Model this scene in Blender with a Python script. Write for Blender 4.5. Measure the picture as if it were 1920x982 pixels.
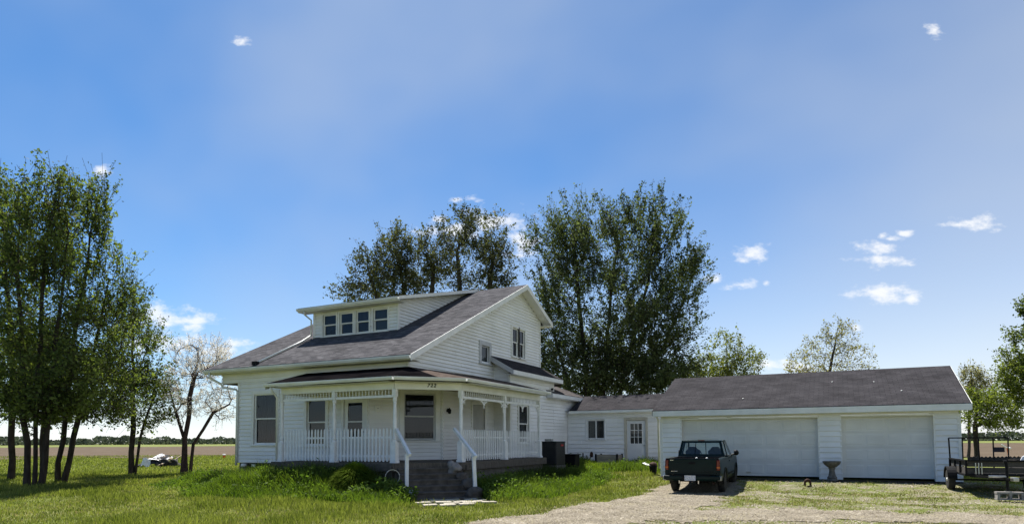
import bpy, math, random
import numpy as np
from mathutils import Vector, Matrix
R = math.radians
S = bpy.context.scene
COL = S.collection
for o in list(bpy.data.objects): bpy.data.objects.remove(o)

# ------------------------------------------------------------------ camera
YAW, PITCH, ROLL, HC, FPX, YP = R(26.746), R(3.349), R(-0.261), 1.602, 1217.6, 755.7
cam = bpy.data.cameras.new('camera'); camo = bpy.data.objects.new('camera', cam); COL.objects.link(camo)
cam.sensor_width = 36; cam.lens = FPX / 1920 * 36; cam.shift_y = (YP - 491) / 1920
cam.clip_end = 6000; cam.clip_start = .1
camo.matrix_world = Matrix.Translation((0, 0, HC)) @ Matrix.Rotation(YAW, 4, 'Z') @ Matrix.Rotation(R(90) + PITCH, 4, 'X') @ Matrix.Rotation(ROLL, 4, 'Z')
S.camera = camo
# ------------------------------------------------------------------ light
SUN = Vector((-.43, .41, 1)).normalized()          # direction to the sun
sl = bpy.data.lights.new('sun', 'SUN'); sl.energy = 3.45; sl.angle = R(.55); sl.color = (1, .955, .89)
so = bpy.data.objects.new('sun', sl); COL.objects.link(so); so.rotation_euler = (-SUN).to_track_quat('-Z', 'Y').to_euler()
so.location = (-30, 30, 60)
W = bpy.data.worlds.new('World'); S.world = W; W.use_nodes = True
SKY_STRENGTH = .0455
S.view_settings.view_transform = 'Standard'; S.view_settings.look = 'None'
S.view_settings.exposure = 1.47; S.view_settings.gamma = 1; S.view_settings.use_curve_mapping = False

# ---- clouds: centre azimuth/elevation tangents about the house direction, half sizes
def tang(px, py):
    a, b = px - 960, py - YP
    D = FPX * math.cos(PITCH) + b * math.sin(PITCH); h = FPX * math.sin(PITCH) - b * math.cos(PITCH)
    return a / D, h / D
CLOUDS = [(325, 602, 64, 20), (285, 592, 40, 20), (350, 609, 38, 10), (345, 634, 50, 9), (300, 640, 60, 14), (440, 642, 22, 8), (425, 655, 46, 12),
          (925, 418, 62, 20), (860, 430, 60, 16), (985, 455, 34, 20), (830, 412, 14, 6), (860, 374, 11, 5), (886, 372, 15, 6),
          (1412, 478, 30, 12), (1395, 489, 14, 6), (1388, 536, 24, 8), (1438, 533, 6, 4), (1345, 524, 18, 7),
          (1650, 467, 34, 10), (1660, 494, 44, 9), (1674, 452, 18, 5), (1698, 440, 13, 5), (1655, 446, 10, 6),
          (1652, 553, 58, 14), (1713, 563, 17, 8), (1840, 422, 38, 11), (1795, 425, 30, 5), (1755, 60, 15, 13), (458, 75, 14, 9), (195, 316, 18, 8),
          (1606, 617, 14, 6), (1480, 688, 50, 10)]
def build_world():
    nt = W.node_tree; N = nt.nodes; L = nt.links; N.clear()
    def nd(t, **k):
        n = N.new(t)
        for a, b in k.items(): setattr(n, a, b)
        return n
    def vm(op, a, b=None):
        n = nd('ShaderNodeVectorMath', operation=op)
        for i, x in enumerate((a, b)):
            if x is None: continue
            if isinstance(x, (tuple, list)): n.inputs[i].default_value = x
            else: L.new(x, n.inputs[i])
        return n.outputs['Value' if op in ('LENGTH', 'DOT_PRODUCT') else 'Vector']
    def mt(op, a, b=None, c=None, clamp=False):
        n = nd('ShaderNodeMath', operation=op, use_clamp=clamp)
        for i, x in enumerate((a, b, c)):
            if x is None: continue
            if isinstance(x, (int, float)): n.inputs[i].default_value = x
            else: L.new(x, n.inputs[i])
        return n.outputs[0]
    sky = nd('ShaderNodeTexSky', sky_type='NISHITA'); sky.sun_disc = False
    sky.sun_elevation = math.asin(SUN.z); sky.sun_rotation = math.atan2(SUN.x, SUN.y)
    sky.air_density = 1.0; sky.dust_density = .15; sky.ozone_density = 1.6; sky.altitude = 200
    tc = nd('ShaderNodeTexCoord'); d = tc.outputs['Generated']
    rt = (math.cos(YAW), math.sin(YAW), 0); fw = (-math.sin(YAW), math.cos(YAW), 0)
    f = mt('MAXIMUM', vm('DOT_PRODUCT', d, fw), .02)
    r = mt('DIVIDE', vm('DOT_PRODUCT', d, rt), f)
    sp = nd('ShaderNodeSeparateXYZ'); L.new(d, sp.inputs[0])
    u = mt('DIVIDE', sp.outputs[2], f)
    cb = nd('ShaderNodeCombineXYZ'); L.new(r, cb.inputs[0]); L.new(u, cb.inputs[1])
    p0 = cb.outputs[0]
    n1 = nd('ShaderNodeTexNoise'); n1.inputs['Scale'].default_value = 30; n1.inputs['Detail'].default_value = 8; n1.inputs['Roughness'].default_value = .62
    L.new(vm('MULTIPLY', p0, (1, 1.8, 1)), n1.inputs['Vector'])
    nn = mt('SUBTRACT', n1.outputs['Fac'], .5)
    cur = None
    for px, py, a, b in CLOUDS:
        cx, cy = tang(px, py)
        e = vm('LENGTH', vm('MULTIPLY', vm('SUBTRACT', p0, (cx, cy, 0)), (FPX / (a * 1.3), FPX / (b * 1.45), 0)))
        v = mt('SUBTRACT', 1, e)
        cur = v if cur is None else mt('MAXIMUM', cur, v)
    dens = mt('MULTIPLY_ADD', nn, 3.6, cur)
    mr = nd('ShaderNodeMapRange', interpolation_type='SMOOTHSTEP'); L.new(dens, mr.inputs[0])
    mr.inputs[1].default_value = -.1; mr.inputs[2].default_value = 1.15; mr.inputs[4].default_value = .80
    # thin high veil, drawn out in long streaks
    n2 = nd('ShaderNodeTexNoise'); n2.inputs['Scale'].default_value = 1.15; n2.inputs['Detail'].default_value = 4; n2.inputs['Roughness'].default_value = .5
    mp = nd('ShaderNodeMapping'); mp.inputs['Rotation'].default_value = (0, 0, R(-28)); mp.inputs['Scale'].default_value = (.9, 1.5, 1.5); mp.inputs['Location'].default_value = (3.25, 1.3, .4)
    L.new(d, mp.inputs[0]); L.new(mp.outputs[0], n2.inputs['Vector'])
    veil = nd('ShaderNodeMapRange', interpolation_type='SMOOTHSTEP'); L.new(mt('MULTIPLY_ADD', vm('DOT_PRODUCT', d, rt), .20, n2.outputs['Fac']), veil.inputs[0])
    veil.inputs[1].default_value = .36; veil.inputs[2].default_value = .70; veil.inputs[4].default_value = .45
    b1 = nd('ShaderNodeBackground'); b1.inputs[1].default_value = SKY_STRENGTH; 
    tn = vm('MULTIPLY', sky.outputs[0], (.37, .74, 1.04)); L.new(tn, b1.inputs[0])
    hk = mt('MULTIPLY_ADD', vm('DOT_PRODUCT', d, rt), 5.6, -8.4)       # the haze bank is thicker to the right of the house
    hz = mt('MULTIPLY', mt('EXPONENT', mt('MULTIPLY', mt('MAXIMUM', sp.outputs[2], 0), hk)), .92)       # pale air low over the horizon, all round
    bh = nd('ShaderNodeBackground'); bh.inputs[0].default_value = (1, .965, .93, 1); bh.inputs[1].default_value = .43
    b2 = nd('ShaderNodeBackground'); b2.inputs[0].default_value = (.82, .90, 1, 1); b2.inputs[1].default_value = .27
    b3 = nd('ShaderNodeBackground'); b3.inputs[0].default_value = (1, 1, 1, 1); b3.inputs[1].default_value = .39
    m1 = nd('ShaderNodeMixShader'); L.new(veil.outputs[0], m1.inputs[0]); mh = nd('ShaderNodeMixShader'); L.new(hz, mh.inputs[0]); L.new(b1.outputs[0], mh.inputs[1]); L.new(bh.outputs[0], mh.inputs[2]); L.new(mh.outputs[0], m1.inputs[1]); L.new(b2.outputs[0], m1.inputs[2])
    m2 = nd('ShaderNodeMixShader'); L.new(mr.outputs[0], m2.inputs[0]); L.new(m1.outputs[0], m2.inputs[1]); L.new(b3.outputs[0], m2.inputs[2])
    out = nd('ShaderNodeOutputWorld'); L.new(m2.outputs[0], out.inputs[0])
build_world()

# ------------------------------------------------------------------ materials
def mat(name, c1, c2=None, scale=8, rough=.6, bump=0, bscale=60, spec=.3, stretch=(1, 1, 1), detail=4, lo=.35, hi=.65, metallic=0, c3=None, s3=.6, amt3=.5):
    m = bpy.data.materials.new(name); m.use_nodes = True
    nt = m.node_tree; N = nt.nodes; L = nt.links; b = N['Principled BSDF']
    b.inputs['Roughness'].default_value = rough; b.inputs['Specular IOR Level'].default_value = spec; b.inputs['Metallic'].default_value = metallic
    b.inputs['Base Color'].default_value = (*c1, 1)
    g = N.new('ShaderNodeNewGeometry'); mp = N.new('ShaderNodeMapping'); mp.inputs['Scale'].default_value = stretch
    tcn = N.new('ShaderNodeTexCoord'); L.new(tcn.outputs['Object'], mp.inputs[0])
    if c2:
        n = N.new('ShaderNodeTexNoise'); n.inputs['Scale'].default_value = scale; n.inputs['Detail'].default_value = detail
        L.new(mp.outputs[0], n.inputs['Vector'])
        cr = N.new('ShaderNodeValToRGB'); cr.color_ramp.elements[0].position = lo; cr.color_ramp.elements[1].position = hi
        cr.color_ramp.elements[0].color = (*c1, 1); cr.color_ramp.elements[1].color = (*c2, 1)
        L.new(n.outputs['Fac'], cr.inputs[0]); last = cr.outputs[0]
        if c3:
            n3 = N.new('ShaderNodeTexNoise'); n3.inputs['Scale'].default_value = s3; n3.inputs['Detail'].default_value = 3; L.new(tcn.outputs['Object'], n3.inputs['Vector'])
            r3 = N.new('ShaderNodeMapRange'); r3.inputs[1].default_value = .45; r3.inputs[2].default_value = .7; r3.inputs[4].default_value = amt3; L.new(n3.outputs['Fac'], r3.inputs[0])
            mx = N.new('ShaderNodeMix'); mx.data_type = 'RGBA'; L.new(r3.outputs[0], mx.inputs[0]); L.new(last, mx.inputs[6]); mx.inputs[7].default_value = (*c3, 1); last = mx.outputs[2]
        if name.startswith('siding'):        # boards differ a little in tone
            oi = N.new('ShaderNodeObjectInfo'); mr_ = N.new('ShaderNodeMapRange'); L.new(oi.outputs['Random'], mr_.inputs[0]); mr_.inputs[3].default_value = .93; mr_.inputs[4].default_value = 1.03
            sc_ = N.new('ShaderNodeVectorMath'); sc_.operation = 'SCALE'; L.new(last, sc_.inputs[0]); L.new(mr_.outputs[0], sc_.inputs['Scale']); last = sc_.outputs[0]
        L.new(last, b.inputs['Base Color'])
    if bump:
        n = N.new('ShaderNodeTexNoise'); n.inputs['Scale'].default_value = bscale; n.inputs['Detail'].default_value = 3; L.new(mp.outputs[0], n.inputs['Vector'])
        bp = N.new('ShaderNodeBump'); bp.inputs['Strength'].default_value = bump; bp.inputs['Distance'].default_value = .02
        L.new(n.outputs['Fac'], bp.inputs['Height']); L.new(bp.outputs[0], b.inputs['Normal'])
    return m
def shingle_mat(name, ca, cb, along='X', course=.13, tab=.3, streak=None, patch=.5):
    m = bpy.data.materials.new(name); m.use_nodes = True
    nt = m.node_tree; N = nt.nodes; L = nt.links; b = N['Principled BSDF']; b.inputs['Roughness'].default_value = 1; b.inputs['Specular IOR Level'].default_value = .03
    g = N.new('ShaderNodeNewGeometry'); sp = N.new('ShaderNodeSeparateXYZ'); L.new(g.outputs['Position'], sp.inputs[0])
    cb_ = N.new('ShaderNodeCombineXYZ')
    L.new(sp.outputs[0 if along == 'X' else 1], cb_.inputs[0]); L.new(sp.outputs[1 if along == 'X' else 0], cb_.inputs[1])
    br = N.new('ShaderNodeTexBrick'); br.inputs['Scale'].default_value = 1; br.inputs['Brick Width'].default_value = tab; br.inputs['Row Height'].default_value = course
    br.inputs['Mortar Size'].default_value = .006; br.inputs['Color1'].default_value = (*ca, 1); br.inputs['Color2'].default_value = (*cb, 1)
    br.inputs['Mortar'].default_value = tuple(x * .55 for x in ca) + (1,); br.inputs['Mortar Smooth'].default_value = .3
    L.new(cb_.outputs[0], br.inputs['Vector'])
    n = N.new('ShaderNodeTexNoise'); n.inputs['Scale'].default_value = 1.3; n.inputs['Detail'].default_value = 7; n.inputs['Roughness'].default_value = .65; L.new(g.outputs['Position'], n.inputs['Vector'])
    mr = N.new('ShaderNodeMapRange'); L.new(n.outputs['Fac'], mr.inputs[0]); mr.inputs[1].default_value = .3; mr.inputs[2].default_value = .7; mr.inputs[3].default_value = 1 - patch * .5; mr.inputs[4].default_value = 1 + patch * .5
    mx = N.new('ShaderNodeVectorMath'); mx.operation = 'SCALE'; L.new(br.outputs['Color'], mx.inputs[0]); L.new(mr.outputs[0], mx.inputs['Scale'])
    last = mx.outputs[0]
    n2 = N.new('ShaderNodeTexNoise'); n2.inputs['Scale'].default_value = 40; n2.inputs['Detail'].default_value = 2; L.new(g.outputs['Position'], n2.inputs['Vector'])
    mr2 = N.new('ShaderNodeMapRange'); L.new(n2.outputs['Fac'], mr2.inputs[0]); mr2.inputs[3].default_value = .45; mr2.inputs[4].default_value = 1.6
    m2 = N.new('ShaderNodeVectorMath'); m2.operation = 'SCALE'; L.new(last, m2.inputs[0]); L.new(mr2.outputs[0], m2.inputs['Scale'])
    L.new(m2.outputs[0], b.inputs['Base Color'])
    bp = N.new('ShaderNodeBump'); bp.inputs['Strength'].default_value = .6; bp.inputs['Distance'].default_value = .012; L.new(br.outputs['Fac'], bp.inputs['Height']); bp.invert = True
    L.new(bp.outputs[0], b.inputs['Normal'])
    return m
def leaf_mat(name, dark, light, trans=.45, tcol=None, rough=.55, spec=.25, nscale=.5):
    m = bpy.data.materials.new(name); m.use_nodes = True
    nt = m.node_tree; N = nt.nodes; L = nt.links; b = N['Principled BSDF']; out = N['Material Output']
    g = N.new('ShaderNodeNewGeometry'); n = N.new('ShaderNodeTexNoise'); n.inputs['Scale'].default_value = nscale; n.inputs['Detail'].default_value = 3; L.new(g.outputs['Position'], n.inputs['Vector'])
    ad = N.new('ShaderNodeMath'); ad.operation = 'MULTIPLY_ADD'; L.new(g.outputs['Random Per Island'], ad.inputs[0]); ad.inputs[1].default_value = .6
    sb = N.new('ShaderNodeMath'); sb.operation = 'MULTIPLY_ADD'; L.new(n.outputs['Fac'], sb.inputs[0]); sb.inputs[1].default_value = 1.5; sb.inputs[2].default_value = -.5
    L.new(sb.outputs[0], ad.inputs[2])
    cr = N.new('ShaderNodeValToRGB'); cr.color_ramp.elements[0].position = .2; cr.color_ramp.elements[1].position = .95
    cr.color_ramp.elements[0].color = (*dark, 1); cr.color_ramp.elements[1].color = (*light, 1); L.new(ad.outputs[0], cr.inputs[0])
    L.new(cr.outputs[0], b.inputs['Base Color']); b.inputs['Roughness'].default_value = rough; b.inputs['Specular IOR Level'].default_value = spec
    t = N.new('ShaderNodeBsdfTranslucent'); tm = N.new('ShaderNodeMix'); tm.data_type = 'RGBA'; tm.blend_type = 'MULTIPLY'; tm.inputs[0].default_value = 1
    L.new(cr.outputs[0], tm.inputs[6]); tm.inputs[7].default_value = (*(tcol or (1.5, 1.6, .7)), 1); L.new(tm.outputs[2], t.inputs[0])
    ms = N.new('ShaderNodeMixShader'); ms.inputs[0].default_value = trans; L.new(b.outputs[0], ms.inputs[1]); L.new(t.outputs[0], ms.inputs[2]); L.new(ms.outputs[0], out.inputs[0])
    return m
def glass_mat(name, tint=(.75, .8, .8), refl=1.0):
    m = bpy.data.materials.new(name); m.use_nodes = True
    nt = m.node_tree; N = nt.nodes; L = nt.links; N.remove(N['Principled BSDF']); out = N['Material Output']
    t = N.new('ShaderNodeBsdfTransparent'); t.inputs[0].default_value = (*tint, 1)
    g = N.new('ShaderNodeBsdfGlossy'); g.inputs['Roughness'].default_value = .02; g.inputs[0].default_value = (.95, .97, 1, 1)
    ge = N.new('ShaderNodeNewGeometry'); dt = N.new('ShaderNodeVectorMath'); dt.operation = 'DOT_PRODUCT'; L.new(ge.outputs['Normal'], dt.inputs[0]); L.new(ge.outputs['Incoming'], dt.inputs[1])
    def ma(op, a, b):
        x = N.new('ShaderNodeMath'); x.operation = op
        for i, q in enumerate((a, b)):
            if isinstance(q, (int, float)): x.inputs[i].default_value = q
            else: L.new(q, x.inputs[i])
        return x.outputs[0]
    fr = ma('POWER', ma('SUBTRACT', 1, ma('ABSOLUTE', dt.outputs['Value'], 0)), 5)      # the same from both faces of a pane
    mm = ma('MULTIPLY', ma('ADD', ma('MULTIPLY', fr, .95), .05), refl)
    n = N.new('ShaderNodeTexNoise'); n.inputs['Scale'].default_value = 1.6; bp = N.new('ShaderNodeBump'); bp.inputs['Strength'].default_value = .06; bp.inputs['Distance'].default_value = .05
    L.new(n.outputs['Fac'], bp.inputs['Height']); L.new(bp.outputs[0], g.inputs['Normal'])
    ms = N.new('ShaderNodeMixShader'); L.new(mm, ms.inputs[0]); L.new(t.outputs[0], ms.inputs[1]); L.new(g.outputs[0], ms.inputs[2]); L.new(ms.outputs[0], out.inputs[0])
    return m
M = {}
M['siding'] = mat('siding_vinyl', (.86, .86, .85), (.80, .80, .79), 1.1, .5, .05, 30, .3, (1, 1, .5), 5, c3=(.62, .62, .57), s3=.8, amt3=.3)
M['siding2'] = mat('siding_garage', (.85, .855, .86), (.78, .79, .79), 1.4, .5, .05, 30, .3, (1, 1, .5), 5, c3=(.60, .60, .55), s3=.9, amt3=.3)
M['trim'] = mat('white_trim_paint', (.80, .80, .77), (.70, .70, .66), 2.5, .5, .05, 40)
M['picket'] = mat('white_picket_paint', (.80, .81, .82), (.70, .71, .71), 6, .55, .1, 30)
M['tan_trim'] = mat('weathered_tan_paint', (.55, .52, .43), (.46, .43, .36), 3, .6)
M['grey_trim'] = mat('grey_window_paint', (.52, .53, .54), (.44, .45, .46), 3, .6)
M['gutter'] = mat('aluminium_gutter', (.74, .75, .72), (.62, .63, .59), 1.6, .4, 0, 40, .4, (1, 1, 2))
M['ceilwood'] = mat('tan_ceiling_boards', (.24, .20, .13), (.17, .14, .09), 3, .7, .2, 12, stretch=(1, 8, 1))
M['soffit'] = mat('cream_soffit', (.66, .65, .56), (.56, .55, .46), 1.5, .6)
M['shingle'] = shingle_mat('grey_shingles', (.054, .053, .057), (.105, .102, .107))
M['shingle_y'] = shingle_mat('grey_shingles_side', (.075, .068, .066), (.10, .09, .086), 'Y')
M['shingle_g'] = shingle_mat('garage_shingles', (.039, .037, .040), (.051, .048, .051), 'X', .14, .33, patch=.6)
M['shingle_b'] = shingle_mat('brown_shingles', (.085, .064, .052), (.115, .09, .075), 'Y', patch=.5)
M['shingle_dk'] = shingle_mat('dark_shingles', (.035, .033, .036), (.055, .05, .05), 'Y', patch=.5)
M['blackroof'] = mat('black_porch_roof', (.0045, .0042, .005), (.010, .009, .010), 1.6, 1, .3, 25, 0)
M['concrete'] = mat('dark_concrete', (.16, .15, .14), (.10, .095, .09), 5, .9, .3, 30)
M['block'] = mat('foundation_block', (.15, .14, .125), (.09, .085, .075), 4, .9, .3, 40)
M['deck'] = mat('weathered_deck_wood', (.13, .112, .094), (.075, .065, .055), 5, .85, .3, 18, stretch=(1, 6, 1))
M['stepwood'] = mat('old_step_boards', (.12, .106, .092), (.06, .053, .046), 4, .9, .4, 20)
M['glass'] = glass_mat('window_glass', (.5, .53, .55), .62)
M['glass_car'] = glass_mat('car_glass', (.84, .90, .87), .8)
M['dark'] = mat('dark_interior', (.05, .045, .04), (.03, .028, .025), 3, .9)
M['shade'] = mat('roller_shade', (.30, .31, .24), (.26, .27, .21), 3, .8)
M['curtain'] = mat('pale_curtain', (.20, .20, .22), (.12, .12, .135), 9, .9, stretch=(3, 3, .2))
M['white_shade'] = mat('white_shade', (.72, .72, .72), (.66, .66, .66), 3, .8)
M['door'] = mat('pale_grey_door', (.66, .68, .70), (.60, .62, .64), 2, .45)
M['gdoor'] = mat('garage_door_paint', (.72, .72, .705), (.64, .64, .625), 1.2, .5, .04, 30, .3, (1, 1, 1.6), c3=(.55, .56, .53), s3=.7, amt3=.35)
M['storm'] = mat('grey_storm_door', (.42, .42, .40), (.36, .36, .34), 3, .5)
M['metal'] = mat('brushed_metal', (.5, .5, .5), (.4, .4, .4), 9, .35, metallic=1)
M['black'] = mat('black_paint', (.006, .006, .007), (.011, .011, .012), 8, .6, spec=.12)
M['rust'] = mat('rusty_iron', (.06, .026, .016), (.03, .015, .011), 12, .85, .4, 40)
M['rubber'] = mat('rubber', (.018, .018, .018), (.03, .028, .026), 12, .85, .2, 60)
M['ac'] = mat('black_ac_steel', (.016, .017, .02), (.024, .025, .028), 6, .5)
M['red'] = mat('red_plastic', (.45, .02, .02), (.35, .02, .02), 9, .4)
M['orange'] = mat('orange_plastic', (.75, .16, .03), (.6, .12, .03), 9, .5)
M['stone'] = mat('pale_stone', (.30, .28, .26), (.20, .185, .18), 6, .9, .6, 14)
M['stone_d'] = mat('dark_stone', (.12, .10, .085), (.07, .06, .05), 6, .9, .6, 14)
M['paver'] = mat('limestone_paver', (.42, .38, .31), (.30, .27, .22), 6, .9, .4, 30, c3=(.16, .17, .08), s3=3, amt3=.5)
M['birdbath'] = mat('mossy_concrete', (.17, .16, .14), (.09, .085, .075), 9, .9, .5, 30)
M['bark'] = mat('dark_bark', (.055, .045, .038), (.028, .023, .02), 9, .95, .8, 24, .1, (1, 1, .3))
M['bark2'] = mat('grey_bark', (.085, .072, .062), (.045, .038, .034), 9, .95, .8, 24, .1, (1, 1, .3))
M['bark3'] = mat('purple_brown_bark', (.06, .042, .042), (.035, .025, .026), 9, .95, .8, 24, .1, (1, 1, .3))
M['leaf_maple'] = leaf_mat('maple_leaves', (.029, .042, .020), (.14, .17, .072), .42, (1.35, 1.45, .8), .65, .12)
M['leaf_left'] = leaf_mat('tall_tree_leaves', (.030, .050, .018), (.155, .19, .062), .47, (1.5, 1.6, .6), .65, .12)
M['leaf_locust'] = leaf_mat('grove_leaves', (.03, .038, .02), (.13, .14, .065), .38, (1.35, 1.4, .75), .65, .12)
M['leaf_yellow'] = leaf_mat('young_yellow_leaves', (.08, .10, .03), (.22, .23, .07), .45)
M['leaf_pale'] = leaf_mat('pale_new_leaves', (.15, .145, .075), (.32, .29, .17), .45)
M['blossom'] = leaf_mat('pale_blossom', (.52, .49, .40), (.85, .83, .75), .4, (1.1, 1.05, 1))
M['leaf_right'] = leaf_mat('right_tree_leaves', (.04, .062, .018), (.16, .185, .055), .48, (1.5, 1.6, .6), .65, .1)
M['leaf_bright'] = leaf_mat('bright_tree_leaves', (.07, .10, .025), (.20, .23, .06), .5, (1.5, 1.6, .6), .65, .1)
M['grass'] = leaf_mat('lawn_blades', (.070, .092, .020), (.235, .245, .080), .43, (1.4, 1.55, .6), .75, .06, .75)
M['weeds'] = leaf_mat('tall_weed_blades', (.04, .07, .013), (.135, .18, .035), .45, (1.5, 1.7, .5), .6, .15, .8)
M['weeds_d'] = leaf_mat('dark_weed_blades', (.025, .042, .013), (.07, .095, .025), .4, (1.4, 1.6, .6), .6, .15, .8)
M['dry'] = leaf_mat('dry_blades', (.20, .17, .075), (.38, .33, .17), .35, (1.2, 1.2, .8), .7, .1, .8)
M['broad'] = leaf_mat('broad_plant_leaves', (.05, .085, .018), (.14, .20, .045), .4, (1.4, 1.6, .6), .7, .06, 1)
M['mound'] = leaf_mat('mound_grass', (.07, .115, .016), (.19, .25, .04), .45, (1.4, 1.6, .5), .9, .0, 2)
M['wood'] = mat('weathered_plank', (.075, .068, .06), (.045, .04, .035), 5, .9, .3, 25, stretch=(.3, 4, 4))
M['plankgrey'] = mat('grey_plank', (.30, .27, .24), (.20, .18, .16), 5, .9, .3, 25, stretch=(.3, 4, 4))
M['debris'] = mat('pale_lumber', (.42, .34, .24), (.28, .22, .15), 5, .9, .3, 25)
M['tarp'] = mat('white_tarp', (.80, .80, .80), (.68, .68, .70), 4, .5, .3, 8)
M['darkfab'] = mat('dark_fabric', (.035, .033, .045), (.02, .02, .028), 6, .9)

# ------------------------------------------------------------------ helpers
WM = {}
def put(o, parent=None):
    COL.objects.link(o)
    if parent is not None:
        o.parent = parent; o.matrix_parent_inverse = WM.get(parent, Matrix()).inverted()
    return o
def tag(o, label, cat, group=None, kind=None):
    if label: o['label'] = label
    if cat: o['category'] = cat
    if group: o['group'] = group
    if kind: o['kind'] = kind
    return o
def empty(name, loc, label, cat, group=None):
    o = bpy.data.objects.new(name, None); o.empty_display_size = .3; COL.objects.link(o); o.location = loc
    WM[o] = Matrix.Translation(loc); tag(o, label, cat, group); return o
class MB:
    def __init__(s): s.v = []; s.f = []; s.sm = False
    def quad(s, *p):
        i = len(s.v); s.v += [tuple(q) for q in p]; s.f.append(tuple(range(i, i + len(p)))); return s
    def hexa(s, p):      # 8 points: bottom 4 ccw, top 4 ccw
        i = len(s.v); s.v += [tuple(q) for q in p]
        for f in ((0, 3, 2, 1), (4, 5, 6, 7), (0, 1, 5, 4), (1, 2, 6, 5), (2, 3, 7, 6), (3, 0, 4, 7)): s.f.append(tuple(i + k for k in f))
        return s
    def box(s, x0, x1, y0, y1, z0, z1):
        return s.hexa([(x0, y0, z0), (x1, y0, z0), (x1, y1, z0), (x0, y1, z0), (x0, y0, z1), (x1, y0, z1), (x1, y1, z1), (x0, y1, z1)])
    def pbox(s, pl, a0, a1, b0, b1, z0, z1):
        q = [pl(a0, b0, z0), pl(a1, b0, z0), pl(a1, b1, z0), pl(a0, b1, z0), pl(a0, b0, z1), pl(a1, b0, z1), pl(a1, b1, z1), pl(a0, b1, z1)]
        return s.hexa(q)
    def prism(s, poly, ext):     # poly: list of 3d pts, ext: vector
        n = len(poly); i = len(s.v); e = Vector(ext)
        s.v += [tuple(p) for p in poly] + [tuple(Vector(p) + e) for p in poly]
        s.f.append(tuple(range(i + n - 1, i - 1, -1))); s.f.append(tuple(range(i + n, i + 2 * n)))
        for k in range(n): s.f.append((i + k, i + (k + 1) % n, i + n + (k + 1) % n, i + n + k))
        return s
    def tube(s, pts, rad, n=8, cap=True):
        pts = [Vector(p) for p in pts]; rad = rad if isinstance(rad, (list, tuple)) else [rad] * len(pts); i0 = len(s.v)
        for k, p in enumerate(pts):
            d = (pts[min(k + 1, len(pts) - 1)] - pts[max(k - 1, 0)]).normalized()
            a = d.orthogonal() if abs(d.z) > .9 else d.cross(Vector((0, 0, 1))); a = a.normalized(); b = d.cross(a)
            if abs(d.z) > .9: a = Vector((1, 0, 0)) - d * d.x; a.normalize(); b = d.cross(a)
            for j in range(n):
                t = 2 * math.pi * (j + .5) / n; s.v.append(tuple(p + (a * math.cos(t) + b * math.sin(t)) * rad[k]))
        for k in range(len(pts) - 1):
            for j in range(n): s.f.append((i0 + k * n + j, i0 + k * n + (j + 1) % n, i0 + (k + 1) * n + (j + 1) % n, i0 + (k + 1) * n + j))
        if cap:
            s.f.append(tuple(i0 + j for j in range(n))[::-1]); s.f.append(tuple(i0 + (len(pts) - 1) * n + j for j in range(n)))
        return s
    def lathe(s, prof, c=(0, 0, 0), n=14, axis='Z'):
        i0 = len(s.v)
        for r, z in prof:
            for j in range(n):
                t = 2 * math.pi * j / n; a, b = r * math.cos(t), r * math.sin(t)
                s.v.append((c[0] + a, c[1] + b, c[2] + z) if axis == 'Z' else (c[0] + z, c[1] + a, c[2] + b))
        for k in range(len(prof) - 1):
            for j in range(n): s.f.append((i0 + k * n + j, i0 + k * n + (j + 1) % n, i0 + (k + 1) * n + (j + 1) % n, i0 + (k + 1) * n + j))
        s.f.append(tuple(i0 + j for j in range(n))[::-1]); s.f.append(tuple(i0 + (len(prof) - 1) * n + j for j in range(n)))
        return s
    def data(s, name, m, smooth=False):
        me = bpy.data.meshes.new(name); me.from_pydata(s.v, [], s.f); me.update()
        if m is not None: me.materials.append(M[m] if isinstance(m, str) else m)
        if smooth: me.polygons.foreach_set('use_smooth', [True] * len(me.polygons))
        return me
    def build(s, name, m, parent=None, smooth=False, bevel=0):
        o = bpy.data.objects.new(name, s.data(name, m, smooth)); put(o, parent)
        if bevel:
            md = o.modifiers.new('bevel', 'BEVEL'); md.width = bevel; md.segments = 2; md.limit_method = 'ANGLE'; md.angle_limit = R(35)
        return o
def npmesh(name, V, F, m, parent=None, smooth=False):
    """V (n,3), F (m,k) faces all of k corners"""
    me = bpy.data.meshes.new(name); nv, nf, k = len(V), len(F), F.shape[1]
    me.vertices.add(nv); me.vertices.foreach_set('co', np.ascontiguousarray(V, dtype=np.float32).ravel())
    me.loops.add(nf * k); me.loops.foreach_set('vertex_index', np.ascontiguousarray(F, dtype=np.int32).ravel())
    me.polygons.add(nf); me.polygons.foreach_set('loop_start', np.arange(0, nf * k, k, dtype=np.int32))
    me.update(calc_edges=True); me.validate()
    if smooth: me.polygons.foreach_set('use_smooth', np.ones(nf, dtype=bool))
    me.materials.append(M[m] if isinstance(m, str) else m)
    o = bpy.data.objects.new(name, me); return put(o, parent)
def inst(name, me, parent, loc=(0, 0, 0), rot=None, scale=None):
    o = bpy.data.objects.new(name, me); o.location = loc
    if rot: o.rotation_euler = rot
    if scale: o.scale = scale
    return put(o, parent)
class Plane:       # wall plane: a along, b outwards, z up
    def __init__(s, o, u, n): s.o = Vector(o); s.u = Vector(u).normalized(); s.n = Vector(n).normalized()
    def __call__(s, a, b, z): return s.o + s.u * a + s.n * b + Vector((0, 0, z))
def at(px, py, D):   # a point D metres ahead of the camera spot, seen at (px, py) from there
    t, h = tang(px, py); return Vector((math.cos(YAW) * t * D - math.sin(YAW) * D, math.sin(YAW) * t * D + math.cos(YAW) * D, HC + h * D))
rnd = random.Random(7)

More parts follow.
